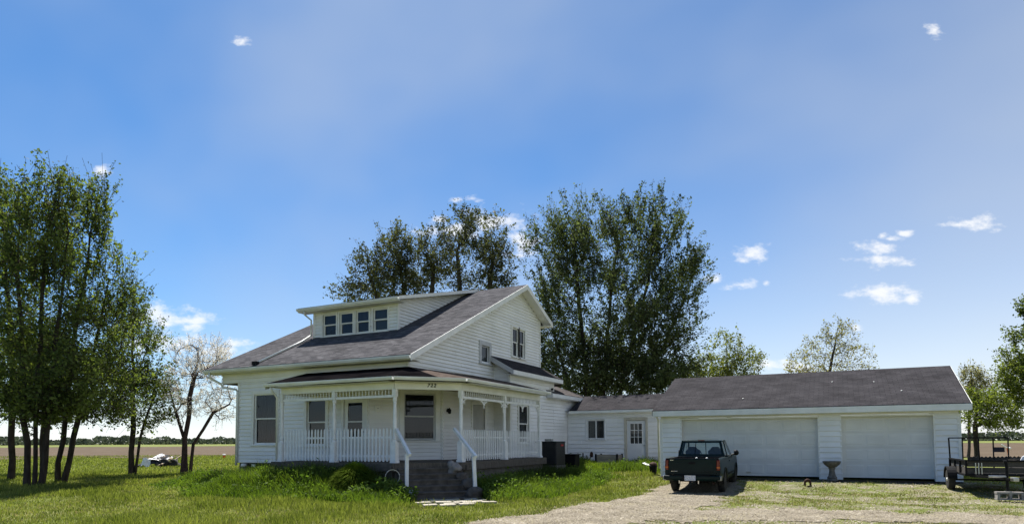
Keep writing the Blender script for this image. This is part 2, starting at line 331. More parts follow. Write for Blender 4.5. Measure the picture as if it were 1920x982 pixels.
# ------------------------------------------------------------------ ground
def sst(x, a, b):
    t = np.clip((x - a) / (b - a), 0, 1); return t * t * (3 - 2 * t)
def vnoise(x, y, s, seed=0):
    x = np.asarray(x, float) / s; y = np.asarray(y, float) / s
    xi = np.floor(x).astype(np.int64); yi = np.floor(y).astype(np.int64); fx = x - xi; fy = y - yi
    fx = fx * fx * (3 - 2 * fx); fy = fy * fy * (3 - 2 * fy)
    def h(a, b):
        n = (a * 374761393 + b * 668265263 + seed * 1442695041) & 0x7fffffff
        n = ((n ^ (n >> 13)) * 1274126177) & 0x7fffffff
        return ((n ^ (n >> 16)) & 0xffff) / 65535.
    return (h(xi, yi) * (1 - fx) + h(xi + 1, yi) * fx) * (1 - fy) + (h(xi, yi + 1) * (1 - fx) + h(xi + 1, yi + 1) * fx) * fy
def rectd(x, y, x0, x1, y0, y1):   # distance outside a rectangle
    dx = np.maximum(np.maximum(x0 - x, x - x1), 0); dy = np.maximum(np.maximum(y0 - y, y - y1), 0); return np.hypot(dx, dy)
def gz(x, y):
    x = np.asarray(x, float); y = np.asarray(y, float)
    z = .2 * (1 - sst(rectd(x, y, -6.3, 3.5, 25.6, 34), .2, 4.2))
    z = np.maximum(z, .38 * (1 - sst(rectd(x, y, -12, -6.5, 28.8, 33), .3, 6)))
    z = np.maximum(z, .22 * (1 - sst(rectd(x, y, -21, -12.2, 17.2, 29), .3, 3.5)))
    z = np.maximum(z, .30 * (1 - sst(rectd(x, y, -17.5, -13.6, 15.6, 18), .2, 2.6)))
    near = 1 - sst(np.hypot(x + 8, y - 18), 60, 110)
    z = z + ((vnoise(x, y, 3.1, 1) - .5) * .08 + (vnoise(x, y, .9, 2) - .5) * .035) * near * (1 - .7 * drive(x, y)) * (1 - sst(-rectd(x, y, -5.5, 3, 25, 40), -1.5, 0))
    return z
def drive(x, y):      # 1 where the gravel drive runs
    x = np.asarray(x, float); y = np.asarray(y, float)
    # left edge of the drive as X(y)
    xe = np.interp(y, [0, 10.5, 13, 16.3, 19.4, 22.5, 25.4], [-8.0, -6.7, -6.05, -5.75, -5.4, -5.3, -5.4])
    n = (vnoise(x, y, .7, 5) - .5) * .7 + (vnoise(x, y, .22, 6) - .5) * .35
    lane = sst(x - xe + n, -.15, .25) * sst(np.interp(y, [0, 10.5, 13, 15, 17, 20, 22, 25.6], [-5.5, -4.2, -3.3, -3.0, -2.8, -2.9, -3.0, -3.1]) - x + n, -.3, .5)
    # band across the front of the garage plot
    yt = np.interp(x, [-6, -3.6, -2, 0.2, 3.4, 12], [16.5, 15.2, 16.2, 16.7, 17.2, 18])
    yb = np.interp(x, [-6, -4.2, -2.9, -.75, 1.1, 4, 12], [12, 12.4, 13.3, 14.3, 14.9, 14.6, 15])
    band = sst(yt - y + n, -.2, .3) * sst(y - yb + n, -.2, .3) * sst(x + 6.4, 0, 1)
    return np.maximum(lane * (y < 25.5), band)
def mixzone(x, y):    # thin grass growing through gravel in front of the garage
    return sst(x, -4.9, -3.4) * sst(y, 9.5, 11.5) * (1 - sst(y, 25.2, 26)) * (1 - sst(x, 6, 9))
def axis(a, b, step, far):
    c = list(np.arange(a, b + 1e-6, step)); s = step; l = a; r = b
    lo, hi = [], []
    while r < far: s *= 1.22; r += s; l -= s; hi.append(r); lo.append(l)
    return np.array(lo[::-1] + c + hi)
gx = axis(-44, 10, .3, 2600); gy = axis(4, 46, .3, 2600)
GX, GY = np.meshgrid(gx, gy, indexing='ij'); GZ = gz(GX, GY)
V = np.stack([GX, GY, GZ], -1).reshape(-1, 3); n2 = len(gy)
I, J = np.meshgrid(np.arange(len(gx) - 1), np.arange(n2 - 1), indexing='ij'); A = (I * n2 + J).ravel()
F = np.stack([A, A + n2, A + n2 + 1, A + 1], -1)
def ground_mat():
    m = bpy.data.materials.new('lawn_soil'); m.use_nodes = True
    nt = m.node_tree; N = nt.nodes; L = nt.links; b = N['Principled BSDF']; b.inputs['Roughness'].default_value = 1; b.inputs['Specular IOR Level'].default_value = .05
    g = N.new('ShaderNodeNewGeometry')
    def noise(s, d=4):
        n = N.new('ShaderNodeTexNoise'); n.inputs['Scale'].default_value = s; n.inputs['Detail'].default_value = d; L.new(g.outputs['Position'], n.inputs['Vector']); return n.outputs['Fac']
    def ramp(fac, c1, c2, lo=.35, hi=.65):
        r = N.new('ShaderNodeValToRGB'); r.color_ramp.elements[0].position = lo; r.color_ramp.elements[1].position = hi
        r.color_ramp.elements[0].color = (*c1, 1); r.color_ramp.elements[1].color = (*c2, 1); L.new(fac, r.inputs[0]); return r.outputs[0]
    def mix(f, a, c):
        x = N.new('ShaderNodeMix'); x.data_type = 'RGBA'; L.new(f, x.inputs[0]); L.new(a, x.inputs[6]); L.new(c, x.inputs[7]); return x.outputs[2]
    green = mix(ramp(noise(.25, 5), (0, 0, 0), (1, 1, 1)), ramp(noise(5), (.085, .11, .025), (.14, .165, .04)), ramp(noise(3.2), (.13, .145, .045), (.19, .185, .075)))
    gravel = ramp(noise(26, 3), (.13, .115, .08), (.31, .28, .20))
    at_ = N.new('ShaderNodeAttribute'); at_.attribute_name = 'mixzone'
    ad = N.new('ShaderNodeMath'); ad.operation = 'MULTIPLY_ADD'; ad.use_clamp = True; L.new(noise(1.6, 6), ad.inputs[0]); ad.inputs[1].default_value = 4.5; ad.inputs[2].default_value = -1.95
    mu = N.new('ShaderNodeMath'); mu.operation = 'MULTIPLY'; L.new(ad.outputs[0], mu.inputs[0]); L.new(at_.outputs['Fac'], mu.inputs[1])
    L.new(mix(mu.outputs[0], green, gravel), b.inputs['Base Color'])
    bp = N.new('ShaderNodeBump'); bp.inputs['Strength'].default_value = .8; bp.inputs['Distance'].default_value = .05; L.new(noise(14, 4), bp.inputs['Height']); L.new(bp.outputs[0], b.inputs['Normal'])
    return m
ground = npmesh('ground', V, F, ground_mat(), smooth=True); tag(ground, None, None, kind='structure')
atr = ground.data.attributes.new('mixzone', 'FLOAT', 'POINT'); atr.data.foreach_set('value', mixzone(V[:, 0], V[:, 1]).astype(np.float32))
# gravel drive sheet with a ragged edge
st = .1; dx = np.arange(-9.5, 13, st); dy = np.arange(5, 25.6, st)
DX, DY = np.meshgrid(dx, dy, indexing='ij'); DZ = gz(DX, DY) + .012
msk = drive(DX + st / 2, DY + st / 2) > .5
idx = np.arange(DX.size).reshape(DX.shape); ii, jj = np.nonzero(msk[:-1, :-1])
F = np.stack([idx[ii, jj], idx[ii + 1, jj], idx[ii + 1, jj + 1], idx[ii, jj + 1]], -1)
used, inv = np.unique(F, return_inverse=True)
Vd = np.stack([DX, DY, DZ], -1).reshape(-1, 3)[used]
m = mat('gravel', (.135, .113, .080), (.275, .238, .175), 22, .95, .9, 30, .1, c3=(.27, .24, .15), s3=.7, amt3=.7)
dr = npmesh('driveway', Vd, inv.reshape(F.shape), m, smooth=True); tag(dr, None, None, kind='structure')
ds = MB(); gxs = np.linspace(-6.3, 3.5, 60)  # near-black ground strip: eave shade along the garage base put into colour
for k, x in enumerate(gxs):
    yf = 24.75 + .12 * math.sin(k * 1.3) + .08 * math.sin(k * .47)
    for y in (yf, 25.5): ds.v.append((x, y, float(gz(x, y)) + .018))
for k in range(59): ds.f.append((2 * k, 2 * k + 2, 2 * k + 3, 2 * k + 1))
o = ds.build('eave_shade_strip', mat('dark_soil', (.028, .023, .018), (.05, .042, .032), 9, 1, .6, 20, .05)); tag(o, None, None, kind='structure')
# ploughed field far behind
def strip(name, D0, D1, c1, c2, z, sc=.3):
    V = []; a0, a1 = R(-70), R(70); n = 60; F = []
    for k in range(n + 1):
        a = YAW + a0 + (a1 - a0) * k / n; j = 1 + .06 * math.sin(k * 1.7) + .03 * math.sin(k * .6)
        if D0 < 100 and k < 30: jj = 1.25
        else: jj = 1
        for D in (D0 * j * jj, D1): V.append((-math.sin(-(a0 + (a1 - a0) * k / n) + YAW) * D, math.cos(-(a0 + (a1 - a0) * k / n) + YAW) * D, z))
    for k in range(n): F.append((2 * k, 2 * k + 2, 2 * k + 3, 2 * k + 1))
    o = MB(); o.v = V; o.f = F; o = o.build(name, mat(name + '_soil', c1, c2, sc, 1, .4, 2, .05, (1, 1, 1), 6)); return tag(o, None, None, kind='structure')
strip('ploughed_field', 66, 330, (.085, .063, .042), (.125, .096, .066), .05)
strip('far_meadow', 330, 900, (.13, .15, .04), (.18, .20, .07), .06, .05)

# ------------------------------------------------------------------ building helpers
def poly_range(poly, z):
    xs = []
    n = len(poly)
    for i in range(n):
        (a, za), (b, zb) = poly[i], poly[(i + 1) % n]
        if za == zb: continue
        if min(za, zb) - 1e-6 <= z <= max(za, zb) + 1e-6: xs.append(a + (b - a) * (z - za) / (zb - za))
    return (min(xs), max(xs)) if len(xs) >= 2 else None
def siding_wall(parent, pl, poly, exp, openings=(), m='siding', th=.12, name='wall', z_phase=None):
    """a wall of lap boards: the sheathing is the wall part, each board its sub-part"""
    z0 = min(p[1] for p in poly); z1 = max(p[1] for p in poly); wall = MB(); boards = []; gp = exp * .1
    z = z0
    while z < z1 - .02:
        zt = min(z + exp, z1)
        r0 = poly_range(poly, z + 1e-3); r1 = poly_range(poly, zt - 1e-3)
        if r0 and r1:
            segs = [(r0[0], r0[1], r1[0], r1[1])]
            zc = (z + zt) / 2
            for (a, b, c, d) in openings:
                if c <= zc <= d:
                    ns = []
                    for (l0, h0, l1, h1) in segs:
                        if b <= min(l0, l1) or a >= max(h0, h1): ns.append((l0, h0, l1, h1)); continue
                        if a > max(l0, l1) + .02: ns.append((l0, a, l1, a))
                        if b < min(h0, h1) - .02: ns.append((b, h0, b, h1))
                    segs = ns
            cut = []
            for (l0, h0, l1, h1) in segs:
                if min(h0, h1) - max(l0, l1) > 2.6:
                    c = max(l0, l1) + (min(h0, h1) - max(l0, l1)) * rnd.uniform(.25, .75); cut += [(l0, c - .002, l1, c - .002), (c + .002, h0, c + .002, h1)]
                else: cut.append((l0, h0, l1, h1))
            for (l0, h0, l1, h1) in cut:
                if h0 - l0 < .02 and h1 - l1 < .02: continue
                wall.hexa([pl(l0, -th, z), pl(h0, -th, z), pl(h0, 0, z), pl(l0, 0, z), pl(l1, -th, zt), pl(h1, -th, zt), pl(h1, 0, zt), pl(l1, 0, zt)])
                j = rnd.uniform(-.003, .003)
                boards.append(MB().hexa([pl(l0, .001, z + gp), pl(h0, .001, z + gp), pl(h0, .038 + j, z + gp), pl(l0, .038 + j, z + gp),
                                         pl(l1, .001, zt - .001), pl(h1, .001, zt - .001), pl(h1, .005 + j, zt - .001), pl(l1, .005 + j, zt - .001)]))
        z = zt
    w = wall.build(name, m, parent)
    for b in boards: b.build('siding_board', m, w)
    return w
def window(parent, pl, a0, a1, z0, z1, sash='double', casing=.1, m='trim', proud=.06, sm='trim', rails=None, curtain=None, shade=None, backing=None):
    """a0..a1, z0..z1 is the opening; casing lies outside it"""
    c = casing; fr = MB()
    fr.pbox(pl, a0 - c, a0, 0, proud, z0 - .02, z1 + c); fr.pbox(pl, a1, a1 + c, 0, proud, z0 - .02, z1 + c)
    fr.pbox(pl, a0, a1, 0, proud, z1, z1 + c)
    fr.pbox(pl, a0 - .0, a0 + .012, -.11, 0, z0, z1); fr.pbox(pl, a1 - .012, a1, -.11, 0, z0, z1); fr.pbox(pl, a0 + .012, a1 - .012, -.11, 0, z1 - .012, z1)
    w = fr.build('window', m, parent, bevel=.006)
    MB().pbox(pl, a0 - c - .03, a1 + c + .03, -.1, proud + .035, z0 - .07, z0 - .021).build('sill', m, w, bevel=.006)
    def sashf(b0, b1, u0, u1, v0, v1, t=.045):
        f = MB(); f.pbox(pl, u0, u0 + t, b0, b1, v0, v1); f.pbox(pl, u1 - t, u1, b0, b1, v0, v1)
        f.pbox(pl, u0 + t, u1 - t, b0, b1, v0, v0 + t); f.pbox(pl, u0 + t, u1 - t, b0, b1, v1 - t, v1)
        f.build('sash', sm, w)
        g = MB(); bm = (b0 + b1) / 2; g.pbox(pl, u0 + t - .005, u1 - t + .005, bm - .002, bm + .002, v0 + t - .005, v1 - t + .005); g.build('pane', 'glass', w)
    u0, u1 = a0 + .013, a1 - .013
    if sash == 'double':
        zm = z0 + (z1 - z0) * .5
        sashf(-.035, -.005, u0, u1, zm - .02, z1 - .013); sashf(-.075, -.04, u0, u1, z0, zm + .02)
    elif sash == 'slide':
        um = (u0 + u1) / 2; sashf(-.035, -.005, u0, um + .02, z0, z1 - .013); sashf(-.075, -.04, um - .02, u1, z0, z1 - .013)
    else: sashf(-.05, -.015, u0, u1, z0, z1 - .013)
    if curtain:
        n = 26; b = MB()
        for s, e in curtain:
            P = [pl(a0 + (a1 - a0) * (s + (e - s) * k / n), -.16 + .025 * math.sin(k * 1.9) + .008 * math.sin(k * 5.1), 0) for k in range(n + 1)]
            for k in range(n): b.quad(P[k] + Vector((0, 0, z0)), P[k + 1] + Vector((0, 0, z0)), P[k + 1] + Vector((0, 0, z1)), P[k] + Vector((0, 0, z1)))
        b.build('curtain', 'curtain', w, smooth=True)
    if shade:
        f0, f1, ms = shade; MB().pbox(pl, a0, a1, -.125, -.12, z0 + (z1 - z0) * f0, z0 + (z1 - z0) * f1).build('roller_shade', ms, w)
    return w
def slab(poly, th, m, name, parent):        # roof slab below a top polygon
    b = MB(); n = len(poly); top = [Vector(p) for p in poly]; bot = [p - Vector((0, 0, th)) for p in top]
    b.v = [tuple(p) for p in top + bot]; b.f = [tuple(range(n)), tuple(range(2 * n - 1, n - 1, -1))]
    for k in range(n): b.f.append((k, n + k, n + (k + 1) % n, (k + 1) % n))
    return b.build(name, m, parent)
def beam(p, q, w, h, m, name, parent, drop=0):    # bar from p to q, top at p/q, w thick horizontally, h deep
    p, q = Vector(p), Vector(q); d = (q - p); s = Vector((d.y, -d.x, 0)).normalized() * (w / 2); dz = Vector((0, 0, h)); z = Vector((0, 0, drop))
    return MB().hexa([p - s - dz - z, p + s - dz - z, q + s - dz - z, q - s - dz - z, p - s - z, p + s - z, q + s - z, q - s - z]).build(name, m, parent)
def pipe(name, pts, r, m, parent): return MB().tube(pts, r, 8).build(name, m, parent, smooth=True)

# ------------------------------------------------------------------ the house
XG, XL, YW, YB = -12.58, -21.37, 17.40, 27.9           # gable wall, left end, front wall, rear wall
XR, XLR, YE, ZE, YR, ZR, YBE = -12.12, -21.76, 16.9, 4.40, 25.6, 8.5, 28.4
SL = (ZR - ZE) / (YR - YE)
def zroof(y): return ZE + SL * (y - YE) if y <= YR else ZR - SL * .97 * (y - YR)
house = empty('farmhouse', (-17, 17.4, .2), 'white clapboard farmhouse with shingled dormer and wraparound porch', 'house')
FRONT = Plane((0, YW, 0), (1, 0, 0), (0, -1, 0)); GABLE = Plane((XG, 0, 0), (0, 1, 0), (1, 0, 0))
ca = Vector((-14.17, YW, 0)); cbv = Vector((XG, 19.56, 0)); cu = (cbv - ca).normalized(); CH = Plane(ca, cu, (cu.y, -cu.x, 0)); CLEN = (cbv - ca).length
EXP = .13
# front, ground floor
wl, wr = (-19.58, -18.42), (-16.95, -16.07)
door_op = (-15.25, -14.32)
siding_wall(house, FRONT, [(-20.43, .85), (-14.17, .85), (-14.17, 3.87), (-20.43, 3.87)], EXP * 1.08,
            [(wl[0], wl[1], 1.55, 3.42), (wr[0], wr[1], 1.5, 3.12), (door_op[0], door_op[1], .8, 3.08)])
siding_wall(house, FRONT, [(XL, 3.871), (XG, 3.871), (XG, 4.42), (XL, 4.42)], EXP * 1.08)
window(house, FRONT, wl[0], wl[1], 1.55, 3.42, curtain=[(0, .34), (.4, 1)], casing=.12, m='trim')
window(house, FRONT, wr[0], wr[1], 1.5, 3.12, shade=(0, .52, 'shade'), casing=.13)
# storm door
d = MB(); d.pbox(FRONT, door_op[0] - .1, door_op[0], 0, .05, .98, 3.16); d.pbox(FRONT, door_op[1], door_op[1] + .1, 0, .05, .98, 3.16); d.pbox(FRONT, door_op[0], door_op[1], 0, .05, 3.06, 3.16)
dd = d.build('front_door', 'trim', house, bevel=.006)
d = MB(); a0, a1 = door_op
d.pbox(FRONT, a0, a0 + .15, -.05, 0, .98, 3.06); d.pbox(FRONT, a1 - .15, a1, -.05, 0, .98, 3.06); d.pbox(FRONT, a0 + .15, a1 - .15, -.05, 0, .98, 1.72); d.pbox(FRONT, a0 + .15, a1 - .15, -.05, 0, 2.95, 3.06); d.pbox(FRONT, a0 + .15, a1 - .15, -.05, 0, 2.28, 2.32)
d.build('door_leaf', 'trim', dd)
MB().pbox(FRONT, a0 + .14, a1 - .14, -.028, -.024, 1.7, 2.96).build('pane', 'glass', dd)
MB().pbox(FRONT, a0, a1, -.12, -.1, .98, 3.06).build('inner_door', 'dark', dd)
MB().tube([FRONT(a1 - .08, 0, 1.95), FRONT(a1 - .08, .06, 1.95)], .02, 8).build('handle', 'metal', dd)
# left chamfered corner (only its soffit shows) and left end wall
LCH = Plane((-20.43, YW, 0), (-.707, .707, 0), (-.707, -.707, 0))
MB().pbox(LCH, 0, 1.33, -.12, 0, .85, 3.87).build('wall', 'siding', house)
LEFT = Plane((XL, 0, 0), (0, 1, 0), (-1, 0, 0))
MB().prism([(XL, YW + .94, .85), (XL, YB, .85), (XL, YB, zroof(YB) - .16), (XL, YR, ZR - .17), (XL, YW + .94, zroof(YW + .94) - .16)], (.12, 0, 0)).build('wall', 'siding', house)
MB().prism([(XL, YW + .03, 3.872), (XL, YW + .94, 3.872), (XL, YW + .94, zroof(YW + .94) - .16), (XL, YW + .03, zroof(YW + .03) - .16)], (.12, 0, 0)).build('wall', 'siding', house)
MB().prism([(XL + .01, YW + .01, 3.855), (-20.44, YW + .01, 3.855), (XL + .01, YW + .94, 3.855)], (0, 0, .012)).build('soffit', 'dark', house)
MB().box(XL, XG, YB - .12, YB, .4, zroof(YB) - .17).build('wall', 'siding', house)
# chamfer wall with the picture window
CW = (.53, 1.66)
cwm = CLEN * .5
siding_wall(house, CH, [(0, .97), (CLEN, .97), (CLEN, 3.87), (0, 3.87)], EXP, [(1.2, 2.36, 1.68, 3.30)])
window(house, CH, 1.2, 2.36, 1.68, 3.30, casing=.15, sm='grey_trim', shade=(.86, 1, 'dark'))
for p, nm in ((CLEN - .03, 'corner_board'),):
    MB().pbox(CH, p - .09, p + .02, .026, .05, .97, 3.3).build('corner_board', 'trim', house)
# gable wall
gp_low = [(19.45, .9), (23.32, .9), (23.32, 3.87), (19.45, 3.87)]
siding_wall(house, GABLE, gp_low, EXP, [(21.55, 22.5, .8, 3.05)])
siding_wall(house, GABLE, [(YW, 3.871), (YB, 3.871), (YB, zroof(YB) - .13), (YR, ZR - .13), (YW, zroof(YW) - .13)], EXP,
            [(22.22, 22.86, 4.72, 5.42), (24.95, 26.2, 5.3, 6.55)])
window(house, GABLE, 22.22, 22.86, 4.72, 5.42, sash='one', casing=.17, m='grey_trim', sm='grey_trim', shade=(.0, 1, 'white_shade'))
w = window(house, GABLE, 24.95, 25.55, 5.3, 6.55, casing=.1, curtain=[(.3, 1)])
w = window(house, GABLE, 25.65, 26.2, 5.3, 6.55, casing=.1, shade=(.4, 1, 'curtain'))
# side entry door on the porch
d = MB(); d.pbox(GABLE, 21.45, 21.55, 0, .05, .98, 3.12); d.pbox(GABLE, 22.5, 22.6, 0, .05, .98, 3.12); d.pbox(GABLE, 21.55, 22.5, 0, .05, 3.03, 3.12)
dd = d.build('side_door', 'trim', house); MB().pbox(GABLE, 21.56, 22.49, -.06, -.01, .98, 3.02).build('door_leaf', 'storm', dd)
MB().pbox(GABLE, 21.7, 22.35, -.008, .004, 1.15, 1.8).build('door_panel', 'storm', dd)
# bump-out and rear wing
XB, Y1, Y2, YWING = -11.84, 23.32, 27.75, 32.0
BUMP = Plane((XB, 0, 0), (0, 1, 0), (1, 0, 0)); BF = Plane((0, Y1, 0), (1, 0, 0), (0, -1, 0))
siding_wall(house, BUMP, [(Y1, .5), (Y2, .5), (Y2, 4.36), (Y1, 4.36)], EXP * 1.15, [(24.05, 25.0, 1.55, 3.12)])
siding_wall(house, BUMP, [(Y2 + .001, .5), (YWING, .5), (YWING, 3.72), (Y2 + .001, 3.72)], EXP * 1.15)
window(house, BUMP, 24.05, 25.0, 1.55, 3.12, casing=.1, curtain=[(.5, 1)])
siding_wall(house, BF, [(XG, .9), (XB, .9), (XB, 4.4), (XG, 5.0)], EXP * 1.15)
MB().box(XB - .09, XB + .028, Y1 - .05, Y1 + .06, .5, 4.3).build('corner_board', 'trim', house)
MB().box(XB - .05, XB + .03, Y2 - .03, Y2 + .06, 3.5, 4.3).build('corner_board', 'trim', house)
MB().box(XG - .02, XG + .045, YB - .07, YB + .02, 4.6, zroof(YB) - .15).build('corner_board', 'trim', house)
MB().box(XG - .06, XG + .03, YW - .03, YW + .07, 3.9, 4.42).build('corner_board', 'trim', house)
MB().box(-20.47, -20.35, YW - .04, YW + .05, .85, 3.87).build('corner_board', 'trim', house)
# bump-out shed roof, hipped at its rear end
be = -11.5
slab([(be, 22.95, 4.47), (be, 28.1, 4.47), (XG, 27.85, 5.1), (XG, 22.95, 5.1)], .05, 'shingle_dk', 'bump_out_roof', house)
beam((be + .012, 22.95, 4.44), (be + .012, 28.1, 4.44), .025, .17, 'trim', 'fascia', house)
beam((be, 22.94, 4.46), (XG + .02, 22.94, 5.07), .025, .2, 'grey_trim', 'rake_board', house)
MB().hexa([(XB, 22.97, 4.27), (be - .01, 22.97, 4.27), (be - .01, 28.08, 4.27), (XB, 28.08, 4.27), (XB, 22.97, 4.285), (be - .01, 22.97, 4.285), (be - .01, 28.08, 4.285), (XB, 28.08, 4.285)]).build('soffit', 'trim', house)
slab([(be, 28.1, 4.47), (-12.0, 29.1, 4.3), (-14, 29.1, 4.3), (XG - .4, 27.9, 5.1), (XG, 27.85, 5.1)], .05, 'shingle_y', 'bump_out_roof', house)
# wing hip roof
we = -11.5
slab([(we, 26.9, 3.78), (we, 32.3, 3.78), (-14.4, 29.8, 5.0), (-14.4, 28.0, 5.0), (XB - .02, 27.9, 3.93), (XB - .02, 26.9, 3.93)], .05, 'shingle_y', 'wing_roof', house)
slab([(we, 32.3, 3.78), (-20, 32.3, 3.78), (-19, 29.8, 5.0), (-14.4, 29.8, 5.0)], .05, 'shingle_y', 'wing_roof', house)
beam((we + .012, 26.9, 3.75), (we + .012, 32.3, 3.75), .025, .17, 'trim', 'fascia', house)
MB().box(XB + .03, we, 26.885, 26.9, 3.56, 3.79).build('fascia', 'grey_trim', house)
MB().box(XB + .03, we - .005, 26.9, 32.28, 3.55, 3.565).build('soffit', 'trim', house)
MB().box(XL + 1.4, XB, YWING - .1, YWING, .4, 3.72).build('wall', 'siding', house)
# main roof
slab([(XLR, YE, ZE), (XR, YE, ZE), (XR, YR, ZR), (XLR, YR, ZR)], .06, 'shingle', 'roof', house)
slab([(XLR, YR, ZR), (XR, YR, ZR), (XR, YBE, zroof(YBE)), (XLR, YBE, zroof(YBE))], .06, 'shingle', 'roof', house)
for x in (XR + .012, XLR - .012):
    beam((x, YE - .01, ZE - .01), (x, YR, ZR - .01), .025, .21, 'trim', 'rake_board', house)
    beam((x, YR, ZR - .01), (x, YBE, zroof(YBE) - .01), .025, .21, 'trim', 'rake_board', house)
for x0, x1 in ((XG + .03, XR), (XLR, XL - .01)):   # rake soffits
    for ya, yb in ((YE + .05, YR), (YR, YBE)):
        za, zb = zroof(ya) - .14, zroof(yb) - .14
        MB().hexa([(x0, ya, za), (x1, ya, za), (x1, yb, zb), (x0, yb, zb), (x0, ya, za + .02), (x1, ya, za + .02), (x1, yb, zb + .02), (x0, yb, zb + .02)]).build('soffit', 'trim', house)
MB().box(XLR, XR, YE + .06, YW - .0, 4.22, 4.24).build('soffit', 'soffit', house)
MB().box(XLR, XR, YB + .001, YBE, zroof(YBE) - .2, zroof(YBE) - .18).build('soffit', 'trim', house)
def gutter(p, q, parent, s=.11):
    p, q = Vector(p), Vector(q); d = (q - p).normalized(); n = Vector((d.y, -d.x, 0))
    prof = [(0, 0), (0, -s), (s * .7, -s), (s, -s * .35), (s, .0), (s * .88, .0), (s * .88, -s * .3), (s * .62, -s * .88), (s * .1, -s * .88), (s * .1, 0)]
    return MB().prism([p + n * a + Vector((0, 0, b)) for a, b in prof], q - p).build('gutter', 'gutter', parent)
MB().box(XLR, XR, YE + .02, YE + .045, 4.23, 4.36).build('fascia', 'gutter', house)
gutter((XLR, YE + .01, 4.365), (XR, YE + .01, 4.365), house)
# dormer
DX0, DX1, DY, DZE, DYE = -19.22, -15.01, 20.09, 7.02, 19.62
dslope = (ZR + .03 - DZE) / (YR - DYE)
DF = Plane((0, DY, 0), (1, 0, 0), (0, -1, 0)); zb_ = zroof(DY)
wins = [(-18.76, -18.05), (-17.88, -17.19), (-17.04, -16.38), (-16.18, -15.47)]
siding_wall(house, DF, [(DX0, zb_ - .02), (DX1, zb_ - .02), (DX1, 7.0), (DX0, 7.0)], EXP, [(a, b, 5.92, 6.80) for a, b in wins], name='dormer_wall')
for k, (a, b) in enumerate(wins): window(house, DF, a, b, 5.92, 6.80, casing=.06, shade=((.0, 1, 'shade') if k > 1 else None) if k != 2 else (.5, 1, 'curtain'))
DR = Plane((DX1, 0, 0), (0, 1, 0), (1, 0, 0))
ymeet = YR - .05
tri = [(DY, zb_ - .02), (ymeet, zroof(ymeet) - .03), (ymeet, zroof(ymeet) + .0), (DY, DZE + dslope * (DY - DYE) - .09)]
siding_wall(house, DR, tri, EXP, name='dormer_wall')
MB().prism([(DX0, a, b) for a, b in tri], (.1, 0, 0)).build('dormer_wall', 'siding', house)
for x in (DX0, DX1): MB().box(x - .06 if x == DX0 else x - .03, x + .03 if x == DX0 else x + .045, DY - .045, DY + .06, zb_ - .03, 6.98).build('corner_board', 'trim', house)
dxa, dxb = -19.72, -14.62
slab([(dxa, DYE, DZE + .06), (dxb, DYE, DZE + .06), (dxb, YR, ZR + .06), (dxa, YR, ZR + .06)], .05, 'shingle', 'dormer_roof', house)
for x in (dxa - .012, dxb + .012): beam((x, DYE, DZE + .055), (x, YR, ZR + .055), .024, .13, 'trim', 'rake_board', house)
MB().box(dxa, dxb, DYE + .03, DY, 6.9, 6.92).build('soffit', 'soffit', house)
MB().box(dxa, dxb, DYE + .005, DYE + .028, 6.9, 7.03).build('fascia', 'gutter', house)
gutter((dxa, DYE, 7.04), (dxb, DYE, 7.04), house, .1)
pipe('downspout', [(-19.35, DYE - .04, 6.93), (-19.35, DYE + .0, 6.8), (-19.33, DY - .1, 6.62), (-19.33, DY - .1, zroof(DY) + .05)], .035, 'gutter', house)
pipe('downspout', [(-19.33, DY - .1, zroof(DY) + .09), (-19.28, 19.4, zroof(19.4) + .06), (-19.2, 17.1, zroof(17.1) + .05)], .04, 'gutter', house)
MB().box(-19.3, -19.08, 16.96, 17.12, zroof(17.0) + .01, zroof(17.0) + .14).build('downspout_outlet', 'black', house)
# main downspout at the left corner
pipe('downspout', [(-21.45, YE - .04, 4.26), (-21.45, YE - .02, 4.08), (-21.3, YW - .12, 3.86), (-21.2, YW - .1, 3.72), (-20.5, YW - .09, 3.62), (-20.42, YW - .09, 3.5), (-20.42, YW - .09, .75)], .045, 'gutter', house)
# foundation
MB().box(-20.38, -17.05, YW - .0 + .03, YW + .25, -.1, .84).build('foundation', 'block', house)
MB().box(XB - .2, XB - .02, 23.5, 32, -.1, .49).build('foundation', 'block', house)
MB().box(-19.85, -18.75, YW - .06, YW + .02, .62, .83).build('vent_grille', 'black', house)
MB().box(-19.62, -19.42, YW - .075, YW - .061, .7, .8).build('vent_cover', 'trim', house)
MB().lathe([(0.001, 0), (.1, 0), (.1, .06), (.085, .1)], (-20.0, YW - .1, .72)).build('pipe_cap', 'trim', house)
MB().box(-20, -13, YW + .2, YB - .2, .8, .82).build('inner_floor', 'dark', house)
MB().box(XL + .2, XG - .2, YW + .2, YB - .2, 4.0, 4.03).build('inner_floor', 'dark', house)

